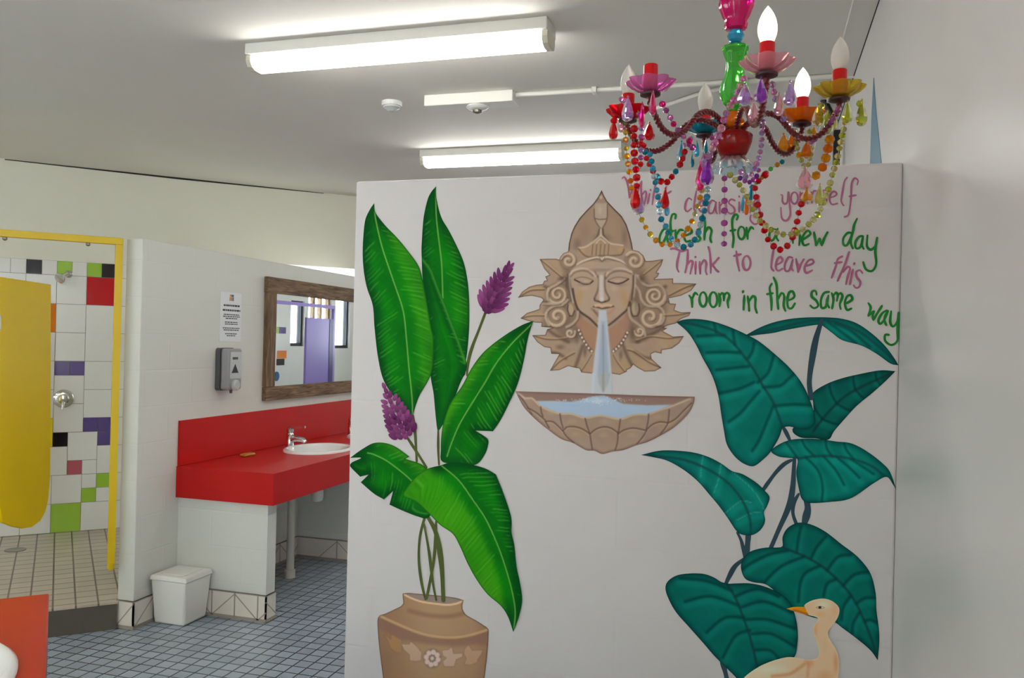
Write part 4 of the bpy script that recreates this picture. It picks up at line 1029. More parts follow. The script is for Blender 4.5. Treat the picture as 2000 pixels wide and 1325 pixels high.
# ---- stone fountain mask, water and shell basin
m1 = lambda p: cv(1000, 360, .19618, p)
m2 = lambda p: cv(1000, 580, .24158, p)
ml = lambda p: cv(1000, 480, .19635, p)
mr = lambda p: cv(1220, 480, .1963, p)
mf = lambda p: cv(1080, 480, .12829, p)
mask = thing('painted_fountain', 'mural painting of a stone face spouting water into a shell basin', 'mural painting', wallpt([(1180, 860)], 0)[0])
out = m1([(893,58),(915,110),(945,165),(1010,235),(1090,315),(1140,400),(1170,490),(1192,580),(1205,655),(1262,668),(1308,710),(1332,765),(1400,762),(1505,746),(1485,810),(1440,880),(1466,886),(1445,925),(1420,945),(1500,942),(1604,938),(1605,985)])
n1 = len(out)
out += m1([(1700,985),(1837,990),(1785,1060),(1680,1112),(1560,1137)])
out += mr([(450,575),(512,580),(495,640),(560,664),(658,662),(640,700),(560,730),(510,775),(430,795),(390,815),(425,822),(380,850),(480,905),(590,900),(545,970),(470,1025),(370,1040),(368,1076),(300,1062),(262,1080),(268,1125),(310,1165),(367,1216),(300,1250),(200,1255),(130,1218),(85,1185),(60,1220),(20,1240)])
out += m2([(930,605),(870,632),(810,622),(740,640),(650,622),(560,612),(545,580),(500,572)])
out += ml([(560,1200),(470,1240),(376,1246),(430,1150),(470,1080),(390,1076),(382,1020),(320,1010),(250,960),(200,892),(330,888),(350,832),(400,818),(290,808),(295,770),(230,766),(150,746),(83,724),(150,670),(230,645),(272,630),(275,590),(312,540),(290,520),(200,500),(130,506),(58,520),(100,460),(170,410),(240,390),(305,383),(320,350),(347,345),(330,308),(372,290),(320,230),(274,133),(360,130),(440,130),(468,140),(482,108),(512,75),(556,60)])
out += m1([(560,655),(566,590),(590,490),(620,420),(670,340),(740,262),(810,192),(855,130)])
o_ = []
for i in range(len(out)):          # crisp traced outline, densified
    a, b = np.array(out[i]), np.array(out[(i+1) % len(out)]); k = max(1, int(np.hypot(*(b-a))/3))
    o_ += [a+(b-a)*j/k for j in range(k)]
P = Patch(np.array(o_), 1.55)
ST, SD, SX, SH = np.array([154, 134, 112.]), np.array([104, 84, 68.]), np.array([76, 59, 49.]), np.array([192, 175, 152.])
OC, PK = np.array([172, 138, 92.]), np.array([172, 142, 124.])
P.fill(ST)
P.mix(OC, (.5+.5*nz(P.U, 20, 3))*.55); P.mix(PK, (.5+.5*nz(P.U, 27, 9))*.35)
P.mix(SD, (.5+.5*nz(P.U, 9, 6))*.12)
def S(f, pts, w, c=SD, a=.75, soft=None): P.stroke(f(pts), w*1.12, c, min(1, a*1.2), soft)
def Bb(f, x, y, rx, ry, c, a=.7, ang=0, hard=0, sc=1.0):
    q = f([(x, y)])[0]; P.blob(q[0], q[1], rx, ry, c, a, ang, hard)
# hair masses beside the face sit darker than the leaves
P.poly(np.array(ml([(470,110),(520,280),(440,380),(345,430),(330,600),(300,800),(420,830),(520,960),(640,960),(700,700),(620,420),(600,240)])), np.array([120, 99, 80.]), .7, 14)
P.poly(np.array(mr([(60,250),(200,240),(240,380),(400,430),(420,600),(400,790),(220,940),(60,960),(0,800),(40,500)])), np.array([120, 99, 80.]), .7, 14)
rr = np.hypot((P.U[:, 0]-1178)/1.12, P.U[:, 1]-600)
low = sst(480, 520, P.U[:, 1])
P.mix(np.array([178, 147, 105.]), low*sst(95, 150, rr)*(.35+.35*nz(P.U, 13, 2)))
P.mix(np.array([186, 162, 136.]), low*sst(110, 160, rr)*np.clip(nz(P.U, 17, 11), 0, 1)*.5)
for pts in ([(1065,640),(1085,655),(1110,668)], [(1052,692),(1085,690),(1105,700)], [(1296,640),(1270,655),(1245,668)], [(1292,694),(1265,700),(1240,688)], [(1064,560),(1080,566),(1095,560)], [(1300,560),(1280,566),(1262,556)], [(1122,722),(1130,700),(1138,676)], [(1236,716),(1225,696),(1216,672)]):
    P.stroke(pts, 6, SX, .55, 7)
# crown
P.poly(np.array(m1([(893,58),(945,165),(1010,235),(1090,315),(1140,400),(1170,490),(1205,655),(1130,640),(1000,590),(900,480),(780,590),(650,650),(560,655),(590,490),(670,340),(740,262),(810,192),(855,130)])), np.array([150, 126, 102.]), .75, 6)
Bb(m1, 1010, 430, 20, 30, np.array([160, 132, 102.]), .7); Bb(m1, 720, 480, 18, 34, np.array([146, 120, 98.]), .8); Bb(m1, 900, 540, 26, 14, SD, .55); Bb(m1, 1120, 520, 10, 26, SD, .4); Bb(m1, 650, 600, 12, 20, SD, .45)
S(m1, [(893,65),(945,165),(1010,238),(1088,318),(1138,402),(1168,490),(1200,640)], 3.5, SX, .6, 3); S(m1, [(893,65),(855,132),(808,196),(740,266),(672,344),(622,424),(592,492),(568,590),(564,650)], 3.5, SX, .6, 3)
P.poly(np.array(m1([(830,190),(950,190),(945,330),(935,375),(905,430),(888,445),(870,430),(835,375),(820,330)])), np.array([172, 156, 132.]), .85, 5)
S(m1, [(825,340),(870,352),(940,345)], 2.2, SD, .6); S(m1, [(818,250),(822,340),(850,400),(880,440)], 2.2, SD, .6); S(m1, [(950,200),(948,330),(930,390),(900,440)], 2.2, SD, .6)
Bb(m1, 885, 130, 5, 6, SH, .8); Bb(m1, 875, 260, 7, 14, SH, .5); S(m1, [(885,450),(885,500)], 3, SH, .6); S(m1, [(905,450),(912,510),(960,570)], 3, SX, .55, 3); S(m1, [(868,450),(850,520),(800,580)], 3, SX, .45, 3)
# tiara
P.poly(np.array(m1([(650,660),(660,630),(720,625),(780,590),(830,550),(885,505),(940,555),(980,590),(1040,598),(1100,605),(1120,650),(1100,700),(1000,715),(890,712),(760,730),(680,720)])), np.array([166, 138, 104.]), .6, 4)
for pts in ([(885,508),(835,552),(785,592),(722,628),(662,634)], [(885,508),(940,556),(985,592),(1045,600),(1105,610)], [(840,585),(880,545),(930,585)]): S(m1, pts, 3, SH, .65, 2)
for x in (800, 840, 880, 920, 960): S(m1, [(x+5, 600),(x, 650),(x-4, 705)], 1.8, SD, .55, 1.8)
for x, y in ((700, 670), (1080, 650)): Bb(m1, x, y, 8, 8, np.array([186, 148, 92.]), .7); 
S(m1, [(660,640),(690,680),(760,725),(890,712),(1000,712),(1090,700),(1115,650)], 2.6, SD, .6, 2.5)
S(m1, [(650,800),(700,770),(780,742),(850,728),(890,745),(940,725),(1010,738),(1080,762),(1140,800)], 4, SH, .9, 2.5)
S(m1, [(655,812),(720,778),(850,742),(895,770),(945,742),(1080,778),(1135,812)], 2, SD, .6, 2)
Bb(m1, 897, 745, 6, 6, SH, .7); S(m1, [(870,735),(897,770),(925,735)], 1.6, SD, .6, 1.5)
# face
fo = m1([(590,860),(640,815),(760,770),(895,780),(1040,770),(1150,815),(1205,880),(1200,980),(1180,1080),(1150,1180)])+mf([(1130,960),(1040,1060),(930,1160),(840,1210),(740,1215),(660,1200),(560,1120),(430,1020),(370,960),(320,820),(290,650),(255,480)])
P.poly(spline(fo, 5, True), np.array([172, 148, 122.]), .85, 3)
Bb(m1, 660, 1130, 14, 34, OC, .75, .3); Bb(m1, 1120, 1140, 13, 34, OC*.98, .7, -.3); Bb(mf, 770, 380, 16, 12, np.array([172, 154, 132.]), .7); Bb(mf, 930, 650, 12, 9, np.array([184, 164, 138.]), .6); Bb(mf, 480, 640, 14, 9, np.array([184, 162, 136.]), .55)
Bb(mf, 640, 1080, 12, 12, np.array([168, 134, 104.]), .6); Bb(mf, 920, 1090, 12, 12, np.array([168, 134, 104.]), .6)
S(mf, [(262,440),(300,390),(420,350),(540,365),(600,410),(650,460)], 4, np.array([190, 170, 146.]), .8, 3)
S(mf, [(270,470),(320,415),(430,380),(530,395),(610,460)], 3, SD, .45, 3); S(mf, [(800,470),(850,400),(960,355),(1080,355),(1190,400)], 4, np.array([190, 170, 146.]), .8, 3)
S(mf, [(810,500),(860,435),(960,390),(1080,390),(1190,430)], 3, SD, .45, 3); S(mf, [(640,400),(660,440),(690,480)], 3, SD, .4, 3); S(mf, [(800,420),(790,460),(800,500)], 3, SD, .4, 3)
for pts in ([(330,520),(400,555),(470,585),(560,580),(610,540)], [(840,545),(920,570),(1000,582),(1070,560),(1150,510)]): S(mf, pts, 2.6, SX, .85, 1.8)
for pts in ([(330,505),(420,480),(520,490),(610,530)], [(840,530),(920,490),(1020,480),(1140,500)]): S(mf, pts, 1.8, SD, .5, 2)
Bb(mf, 500, 545, 9, 4, np.array([190, 166, 132.]), .8); Bb(mf, 980, 540, 10, 4.5, np.array([188, 160, 136.]), .8); S(mf, [(420,560),(480,578),(560,572)], 1.5, SH, .4); 
# nose
S(mf, [(690,470),(700,560),(680,690),(640,780),(640,830),(700,850)], 3.4, SD, .6, 3.5); S(mf, [(790,480),(785,560),(800,690),(855,790),(850,830),(790,855)], 3.2, SD, .6, 3.5)
S(mf, [(735,480),(735,600),(738,740),(742,820)], 8, np.array([192, 180, 166.]), .9, 6); Bb(mf, 742, 810, 6, 7, np.array([198, 190, 182.]), .8); S(mf, [(690,850),(740,868),(800,852)], 2.6, SX, .65, 2.2)
S(mf, [(625,800),(635,840),(668,850)], 2, SX, .5, 2); S(mf, [(860,800),(850,838),(815,850)], 2, SX, .5, 2)
# lips
S(mf, [(620,930),(680,940),(745,955),(830,945),(920,925)], 3, SX, .65, 2); S(mf, [(650,915),(700,905),(745,925),(800,905),(880,912)], 5, np.array([196, 164, 130.]), .8, 3); S(mf, [(590,960),(640,1010),(690,1040)], 4, SD, .35, 5); S(mf, [(940,950),(890,1010),(820,1040)], 4, np.array([172, 122, 104.]), .5, 5)
S(mf, [(625,985),(660,1040),(690,1080)], 3, SD, .4, 3)
# jaw, neck
S(mf, [(300,660),(330,830),(375,960),(430,1020),(560,1110),(640,1190),(690,1240)], 3.6, SX, .75, 3); S(mf, [(1170,860),(1130,970),(1040,1055),(930,1150),(850,1210)], 3.6, SX, .7, 3)
P.poly(np.array(m2([(530,160),(640,225),(700,260),(690,430),(640,440),(590,370),(540,270),(510,210)])), np.array([160, 120, 92.]), .8, 5); P.poly(np.array(m2([(775,260),(850,220),(920,150),(950,200),(930,290),(880,380),(810,440)])), np.array([160, 120, 94.]), .8, 5)
# side hair lines and ears
for pts in ([(555,900),(560,1000),(580,1100),(590,1160)], [(540,930),(545,1060),(560,1150)]): S(m1, pts, 2.4, SX, .55, 2)
S(m1, [(570,900),(572,1000),(592,1110),(610,1180)], 3, np.array([166, 156, 136.]), .7, 2.5); S(m1, [(1230,900),(1225,1000),(1215,1120)], 3, np.array([168, 154, 132.]), .7, 2.5); S(m1, [(1205,910),(1205,1030),(1190,1150)], 2.6, SX, .5, 2.4)
Bb(ml, 585, 635, 7, 16, np.array([176, 152, 118.]), .9, -.1, .5); S(ml, [(558,590),(552,640),(575,700),(600,700),(622,650)], 2, SX, .7, 1.8)
Bb(mr, 103, 625, 8, 18, np.array([172, 154, 122.]), .9, 0, .5); S(mr, [(62,580),(60,640),(85,705),(125,700),(148,640),(140,580)], 2, SX, .7, 1.8)
# curls: dark gap, light ridge, shadowed inside
def curl(f, cx, cy, r0, turns, a0, sg=1, w=5.0):
    q = np.array(f([(cx, cy)])[0]); pts = []
    for i in range(26):
        t = i/25; a = a0+sg*turns*2*PI*t; r = r0*(1-.86*t); pts.append(q+np.array([math.cos(a), math.sin(a)])*r)
    P.blob(q[0], q[1], r0*1.25, r0*1.25, SX, .55, 0, .55)
    P.blob(q[0], q[1], r0*1.08, r0*1.08, np.array([150, 124, 98.]), .85, 0, .8)
    P.stroke([p+np.array([1.6, 1.8]) for p in pts], w*.8, SX, .65, w*.6); P.stroke(pts, w, np.array([184, 160, 130.]), .92, w*.5); P.stroke([p-np.array([.7, .9]) for p in pts], w*.35, np.array([198, 180, 152.]), .6, w*.4)
    P.blob(*pts[-1], 3, 3, SD, .5)
curl(m1, 562, 762, 16, 1.35, 3.4, 1, 6); curl(m1, 1222, 762, 19, 1.35, -.6-PI*.6, 1, 6.5)
curl(ml, 455, 485, 21, 1.7, -2.6, -1, 5); curl(ml, 452, 705, 22, 1.35, 3.4, -1, 6.5); curl(ml, 580, 870, 10, 1.2, -.3, 1, 4.5)
curl(mr, 300, 500, 20, 1.7, .0, 1, 5); curl(mr, 255, 712, 22, 1.3, -.2, 1, 6.5); curl(mr, 150, 855, 10.5, 1.2, 3.2, -1, 4.5)
for f, pts in ((ml, [(520,330),(440,390),(370,430),(350,500),(370,560),(440,590)]), (ml, [(555,540),(500,590),(420,600),(350,650),(335,720),(370,790)]), (ml, [(655,660),(650,720),(600,780),(545,810)]), (ml, [(300,575),(400,580),(470,572)]),
               (mr, [(130,300),(165,360),(230,400),(340,395),(400,460),(400,550),(340,600)]), (mr, [(110,400),(150,460),(170,540),(230,600),(340,610),(395,680),(370,770),(300,800)]), (mr, [(40,620),(60,720),(130,780),(190,830),(205,890)])):
    P.stroke([np.array(q)+np.array([1.8, 2.]) for q in f(pts)], 4, SX, .6, 3); P.stroke(f(pts), 5, np.array([182, 160, 132.]), .8, 3)
# leaf ribs and shadows between the leaves
for f, pts, w in ((ml, [(285,140),(380,220),(500,320)], 2.6), (ml, [(65,518),(180,450),(320,440)], 3), (ml, [(90,722),(200,700),(320,700)], 2.4), (ml, [(205,893),(330,930),(470,935),(560,920)], 2.4), (ml, [(385,1242),(480,1150),(620,1070)], 3),
                  (mr, [(380,140),(290,215),(190,290)], 2.6), (mr, [(705,385),(600,420),(440,500)], 3), (mr, [(652,668),(540,690),(400,700)], 2.6), (mr, [(585,903),(440,925),(260,910),(120,950)], 2.4), (mr, [(362,1215),(240,1160),(100,1060),(30,1040)], 3), (m2, [(560,600),(600,540),(640,470)], 2.6), (m2, [(915,610),(860,540),(820,470)], 2.6)):
    S(f, pts, w, SD, .7, 2); P.stroke([np.array(q)-np.array([0, 2.6]) for q in f(pts)], 2.6, np.array([190, 156, 112.]), .55, 2.5)
for f, x, y, rx, ry, a in ((ml, 500, 330, 14, 8, .6), (ml, 330, 560, 14, 5, .5), (ml, 360, 815, 18, 4, .55), (ml, 480, 1010, 14, 8, .4), (mr, 170, 330, 10, 12, .55), (mr, 440, 560, 14, 5, .4), (mr, 330, 805, 18, 4, .5), (mr, 120, 960, 14, 5, .4), (mr, 80, 860, 8, 20, .5), (ml, 650, 900, 8, 22, .45), (m2, 590, 440, 6, 18, .5), (m2, 880, 470, 6, 16, .4)):
    Bb(f, x, y, rx, ry, SX, a)
# pearls
for pts in ([(540,270),(552,300),(566,330),(582,360),(600,388),(620,415),(644,440)], [(932,290),(918,320),(902,348),(884,375),(864,400),(842,422),(820,440)]):
    S(m2, pts, 6, SX, .5, 4)
    for x, y in pts: Bb(m2, x, y, 2.9, 3.4, np.array([204, 190, 170.]), .95, 0, .45)
for x, y, rx, ry, a in ((1110, 560, 8, 40, .45), (1243, 590, 8, 40, .45), (1178, 528, 60, 6, .35), (1140, 556, 20, 7, .3), (1212, 556, 20, 7, .3), (1176, 628, 26, 5, .25)):
    P.blob(x, y, rx, ry, SD, a)
P.C *= np.array([.97, .98, 1.03])
P.mix(SX, sst(3.2, .3, P.e)*.6)
# falling water painted over the stone
WA, WD = np.array([176, 182, 192.]), np.array([138, 152, 172.])
P.poly(np.array(m2([(702,108),(762,108),(775,250),(792,450),(805,640),(650,640),(670,450),(690,290)])), WA, .92, 4)
P.poly(np.array(m2([(722,200),(752,200),(770,430),(785,640),(690,640),(708,430)])), WD, .7, 8)
S(m2, [(735,230),(738,420),(740,640)], 3, np.array([120, 128, 130.]), .4, 3)
paintobj('painted_face', P, 1, REF, mask)
P = Patch(spline(m2([(648,615),(806,615),(806,700),(808,800),(740,815),(632,800),(640,700)]), 4, True, (0, 1, 3, 5)), 2.0)
P.fill(np.array([172, 178, 182.])); P.poly(np.array(m2([(690,612),(800,612),(780,700),(738,775),(700,700)])), np.array([152, 158, 164.]), .8, 5); S(m2, [(738,620),(738,760)], 4, np.array([140, 138, 124.]), .6, 4)
P.stroke(m2([(660,620),(650,800)]), 5, np.array([184, 190, 194.]), .6, 5)
paintobj('painted_water', P, 3, REF, mask)
bo = m2([(28,764),(300,772),(640,782),(1000,796),(1300,804),(1477,808),(1472,850),(1442,920),(1382,990),(1300,1062),(1200,1122),(1100,1172),(1000,1202),(900,1240),(820,1250),(730,1272),(665,1245),(600,1242),(490,1182),(400,1152),(300,1082),(190,992),(105,905),(60,832)])
P = Patch(spline(bo, 4, True, (0, 5)), 1.8)
P.fill(np.array([158, 134, 114.])); P.mix(np.array([168, 136, 96.]), (.5+.5*nz(P.U, 22, 2))*.5); P.mix(np.array([138, 106, 96.]), (.5+.5*nz(P.U, 15, 8))*.35)
P.poly(np.array(m2([(60,775),(640,786),(1440,812),(1300,870),(1100,880),(900,860),(620,815),(480,850),(200,840),(110,815)])), np.array([136, 106, 94.]), .85, 4)
P.poly(np.array(m2([(195,845),(330,842),(480,850),(560,835),(620,812),(740,795),(830,835),(900,868),(1100,878),(1290,874),(1180,918),(1090,948),(980,952),(870,988),(720,958),(590,975),(480,942),(380,942),(240,888)])), np.array([160, 177, 189.]), .95, 3)
Bb(m2, 700, 840, 26, 8, np.array([186, 192, 196.]), .9); Bb(m2, 480, 880, 30, 5, np.array([146, 170, 190.]), .6); Bb(m2, 980, 900, 36, 5, np.array([160, 178, 190.]), .6)
rng = random.Random(3)
for i in range(110):
    x = rng.gauss(720, 150); y = 835+rng.uniform(-40, 45)*math.exp(-abs(x-720)/160); Bb(m2, x, y, 1.8, 1.6, np.array([206, 206, 204.]), .7)
S(m2, [(40,772),(105,822),(160,820),(240,892),(380,945),(480,948),(590,980),(720,962),(870,990),(990,955),(1100,950),(1185,920),(1280,890),(1440,825)], 3, np.array([188, 162, 130.]), .8, 2.4)
dk = np.array([98, 74, 66.])
for pts in ([(60,800),(100,850),(130,900),(160,950)], [(232,892),(236,930),(250,970)], [(388,948),(395,1000),(412,1062)], [(592,985),(605,1040),(628,1105)], [(876,992),(868,1050),(858,1110)], [(1105,950),(1100,1010),(1086,1072)], [(1272,915),(1268,960),(1262,1012)],
            [(130,900),(200,940),(270,1000)], [(270,1010),(330,1010),(412,1085)], [(412,1085),(440,1055),(500,1050),(570,1070),(630,1110)], [(630,1110),(680,1070),(742,1052),(800,1062),(856,1100)], [(856,1112),(900,1080),(980,1062),(1088,1082)], [(1088,1075),(1140,1030),(1200,1012),(1262,1020)], [(1262,1020),(1320,990),(1380,930),(1450,860)],
            [(630,1110),(640,1180),(650,1240)], [(856,1110),(852,1180),(835,1240)], [(412,1085),(440,1130),(500,1180)], [(1088,1082),(1060,1130),(1010,1190)], [(270,1010),(300,1060)], [(1262,1020),(1240,1060),(1200,1110)]):
    P.stroke([np.array(q)+np.array([0, 2.4]) for q in m2(pts)], 3, np.array([186, 158, 128.]), .5, 3); S(m2, pts, 2.6, dk, .7, 2.2)
for x, y in ((310, 940), (480, 1010), (740, 1010), (980, 1010), (1180, 970), (740, 1120), (520, 1110), (970, 1120)): Bb(m2, x, y, 16, 8, np.array([176, 148, 116.]), .4)
P.C *= np.array([.95, .98, 1.03]); P.mix(dk, sst(6, .3, P.e)*.55)
paintobj('painted_basin', P, 4, REF, mask)

# ---- the verse
t1 = lambda p: cv(1200, 330, .1509, p); t2 = lambda p: cv(1480, 330, .1509, p); t3 = lambda p: cv(1290, 470, .125, p); t4 = lambda p: cv(1480, 470, .166, p)
def oval(cx, cy, rx, ry): return [(cx+rx*math.sin(a), cy-ry*math.cos(a)) for a in np.linspace(0, 2*PI, 17)]
verse = thing('painted_lettering', 'hand painted four line verse in pink and green on the mural wall', 'lettering', wallpt([(1490, 640)], 0)[0])
pk = paint((150, 88, 116), REF); gn = paint((34, 112, 46), REF)
L1 = [t1(q) for q in ([(100,125),(128,105),(165,170),(188,300),(196,378)], [(196,378),(222,300),(248,235)], [(248,235),(262,310),(280,372)], [(280,372),(310,280),(345,175)],
      [(352,160),(346,300),(372,485)], [(350,350),(400,288),(412,345),(378,488)], [(468,268),(471,282)], [(455,322),(442,390),(430,452)], [(527,210),(508,330),(490,462)],
      [(604,330),(575,325),(560,360),(588,400),(578,440),(545,440)], [(672,230),(655,330),(650,440)], [(640,338),(690,318),(735,288)],
      [(1000,402),(962,378),(925,430),(914,520),(945,552),(997,512)], [(1062,280),(1042,400),(1030,510),(1056,562)], [(1098,490),(1160,470),(1190,440),(1160,408),(1112,430),(1095,520),(1138,562),(1182,530)],
      [(1310,430),(1262,408),(1218,480),(1222,568),(1268,572),(1300,500),(1316,432)], [(1316,432),(1308,520),(1328,582)], [(1360,430),(1362,500),(1365,582)], [(1365,490),(1420,418),(1446,470),(1440,592)],
      [(1560,412),(1512,394),(1480,440),(1545,500),(1556,558),(1500,582),(1468,555)], [(1614,352),(1617,368)], [(1615,430),(1614,500),(1616,562)], [(1664,410),(1665,490),(1666,570)], [(1668,475),(1720,408),(1755,450),(1756,572)],
      [(1872,420),(1832,398),(1800,450),(1810,522),(1855,505),(1875,350)], [(1875,350),(1864,470),(1890,600),(1870,690),(1812,716),(1760,662),(1766,598)])]
L1 += [t2(q) for q in ([(300,335),(320,342),(320,420),(350,456),(384,430),(395,300)], [(396,300),(415,480),(420,600),(370,670),(312,640),(298,500)], oval(475, 378, 45, 76), [(550,300),(555,400),(575,450),(618,430),(632,310)], [(632,310),(630,400),(645,452)],
      [(692,300),(698,370),(700,445)], [(700,345),(725,285),(755,285)], [(890,285),(852,275),(848,325),(888,380),(882,440),(830,445)], [(938,372),(1000,352),(1022,320),(990,292),(950,315),(930,400),(960,460),(1032,448)],
      [(1157,110),(1122,160),(1092,330),(1080,420),(1112,477)], [(1285,208),(1298,150),(1252,120),(1216,190),(1205,400),(1182,560),(1165,605),(1122,622)], [(1185,357),(1275,340)])]
L2 = [t1(q) for q in ([(702,790),(642,780),(592,860),(584,950),(622,962),(668,880),(692,800)], [(692,800),(682,900),(712,982)], [(788,645),(792,592),(752,590),(726,680),(730,820),(736,962)], [(700,822),(772,800)], [(790,790),(796,880),(802,962)], [(802,850),(848,790),(892,798)],
      [(908,872),(1000,822),(972,770),(930,790),(904,880),(930,942),(985,930)], [(1112,778),(1072,788),(1068,848),(1112,900),(1080,942),(1036,930)], [(1140,590),(1172,700),(1164,922)], [(1168,842),(1212,760),(1256,792),(1240,900),(1256,952)],
      [(1582,660),(1600,610),(1562,590),(1526,660),(1530,800),(1542,900),(1530,1016)], [(1500,802),(1572,790)], oval(1645, 830, 45, 82), [(1710,760),(1718,840),(1726,912)], [(1724,835),(1770,755),(1802,782)])]
L2 += [t2(q) for q in ([(242,788),(182,780),(150,850),(160,922),(200,920),(238,840),(258,775)], [(258,775),(240,880),(268,932)], [(440,820),(450,890),(456,964)], [(460,885),(508,830),(546,870),(535,992)], [(578,920),(640,880),(682,840),(650,800),(602,840),(574,920),(600,990),(662,972)],
      [(728,818),(742,900),(755,992)], [(755,992),(780,940),(800,900)], [(800,900),(815,950),(830,992)], [(830,992),(860,900),(902,820)],
      [(1212,830),(1162,830),(1108,900),(1110,980),(1152,990),(1200,905),(1230,800)], [(1286,643),(1250,720),(1236,790),(1205,950),(1232,1032)], [(1360,870),(1310,880),(1264,950),(1270,1025),(1320,1020),(1352,940),(1362,870)], [(1362,870),(1348,980),(1372,1037)],
      [(1420,860),(1414,1000),(1460,1047),(1522,1000),(1546,888)], [(1544,888),(1520,1060),(1532,1230),(1480,1322),(1402,1302),(1364,1208)])]
L3 = [t3(q) for q in ([(158,132),(222,124),(330,166),(402,145),(430,150)], [(296,178),(262,330),(260,440),(286,492)], [(426,160),(420,330),(386,502)], [(400,402),(470,318),(502,342),(480,450),(466,522)], [(546,252),(548,268)], [(552,330),(548,430),(546,524)], [(612,330),(616,430),(620,522)], [(620,402),(680,308),(716,350),(706,480),(726,532)],
      [(746,100),(772,200),(786,400),(786,512)], [(912,270),(860,330),(796,402)], [(820,390),(870,460),(908,492)], [(1184,165),(1200,320),(1232,477)], [(1148,242),(1262,214)], oval(1345, 352, 60, 112))]
L3 += [t4(q) for q in ([(191,95),(170,200),(160,320),(187,357)], [(215,290),(270,262),(292,232),(268,194),(232,220),(210,310),(240,357),(292,330)], [(410,205),(362,198),(320,280),(325,355),(370,350),(412,230)], [(412,225),(394,320),(417,357)], [(450,215),(464,290),(476,372)], [(476,372),(508,280),(542,220)], [(560,302),(630,280),(658,255),(640,224),(592,240),(550,320),(570,382),(642,350)],
      [(996,185),(942,220),(920,300),(868,442)], [(904,266),(992,254)], [(1076,133),(1030,270),(938,477)], [(1000,372),(1060,308),(1086,330),(1060,420),(1038,517)], [(1137,265),(1132,284)], [(1122,340),(1100,430),(1084,517)], [(1232,385),(1202,350),(1160,370),(1165,430),(1206,490),(1190,550),(1150,557),(1128,525)])]
L4 = [t3(q) for q in ([(448,858),(488,920),(496,1042)], [(490,925),(540,820),(582,852)], oval(665, 920, 56, 112), oval(826, 925, 60, 118), [(912,828),(932,920),(920,1030)], [(930,862),(960,820),(990,850),(990,942)], [(990,862),(1040,815),(1076,860),(1050,960),(1062,1052)], [(1294,790),(1284,815)], [(1311,860),(1304,970),(1298,1082)], [(1362,870),(1378,980),(1386,1102)], [(1385,952),(1440,870),(1482,900),(1480,1040),(1507,1132)])]
L4 += [t4(q) for q in ([(166,508),(140,560),(160,700),(160,822)], [(108,632),(182,620)], [(184,433),(220,520),(230,700),(241,807)], [(230,702),(280,618),(311,650),(305,770),(326,832)], [(348,712),(405,685),(432,655),(410,600),(370,612),(348,700),(360,790),(400,797),(437,740)], [(692,640),(680,594),(640,600),(635,660),(690,710),(711,770),(660,797),(618,765)],
      [(840,605),(780,620),(744,700),(750,790),(800,780),(832,650)], [(832,645),(814,730),(842,792)], [(870,618),(890,690),(874,802)], [(890,652),(920,613),(942,640),(930,712)], [(938,652),(975,618),(996,660),(965,750),(976,807)], [(1030,742),(1085,715),(1112,685),(1090,643),(1050,660),(1024,740),(1050,817),(1102,800)],
      [(1299,735),(1328,790),(1300,887)], [(1300,887),(1335,855),(1368,832)], [(1368,832),(1352,880),(1360,937)], [(1360,937),(1410,850),(1462,768)], [(1520,820),(1462,860),(1420,940),(1440,982),(1490,930),(1532,828)], [(1530,830),(1490,920),(1512,997)], [(1570,830),(1558,960),(1590,1012),(1640,960),(1656,848)], [(1654,850),(1644,1060),(1642,1180),(1572,1230),(1500,1182),(1500,1110),(1542,1112)])]
WORDS = [(L1, pk, 3.7, 'pink', [('Whilst', 12), ('cleansing', 14), ('yourself', 12)]), (L2, gn, 4.7, 'green', [('afresh', 10), ('for', 5), ('a', 2), ('new', 7), ('day', 6)]),
         (L3, pk, 4.3, 'pink', [('Think', 11), ('to', 3), ('leave', 7), ('this', 7)]), (L4, gn, 4.8, 'green', [('room', 7), ('in', 4), ('the', 5), ('same', 7), ('way', 8)])]
for L, c, w, cn, ws in WORDS:
    i = 0
    for wd, k in ws:
        o = ribbon([list(map(tuple, s)) for s in L[i:i+k]], w, 2, c, 'painted_word', verse); i += k
        o['label'] = '%s brush lettered word %s' % (cn, wd)
    assert i == len(L), (i, len(L), ws)

# ---- blue spike painted on the right wall above the mural wall
pts = [atx(1707, 152, XR), atx(1703, 220, XR), atx(1700, 318, XR), atx(1699, 350, XR), atx(1727, 350, XR), atx(1722, 318, XR), atx(1712, 220, XR)]
bs = MB().prism([p-np.array([.0015, 0, 0]) for p in pts], (.0012, 0, 0))
bs = build('painted_spike', bs, mat('blue_wall_paint', (58, 118, 146), .45), loc=pts[3])
tag(bs, 'slim blue spike painted on the right wall above the mural wall', 'mural painting')

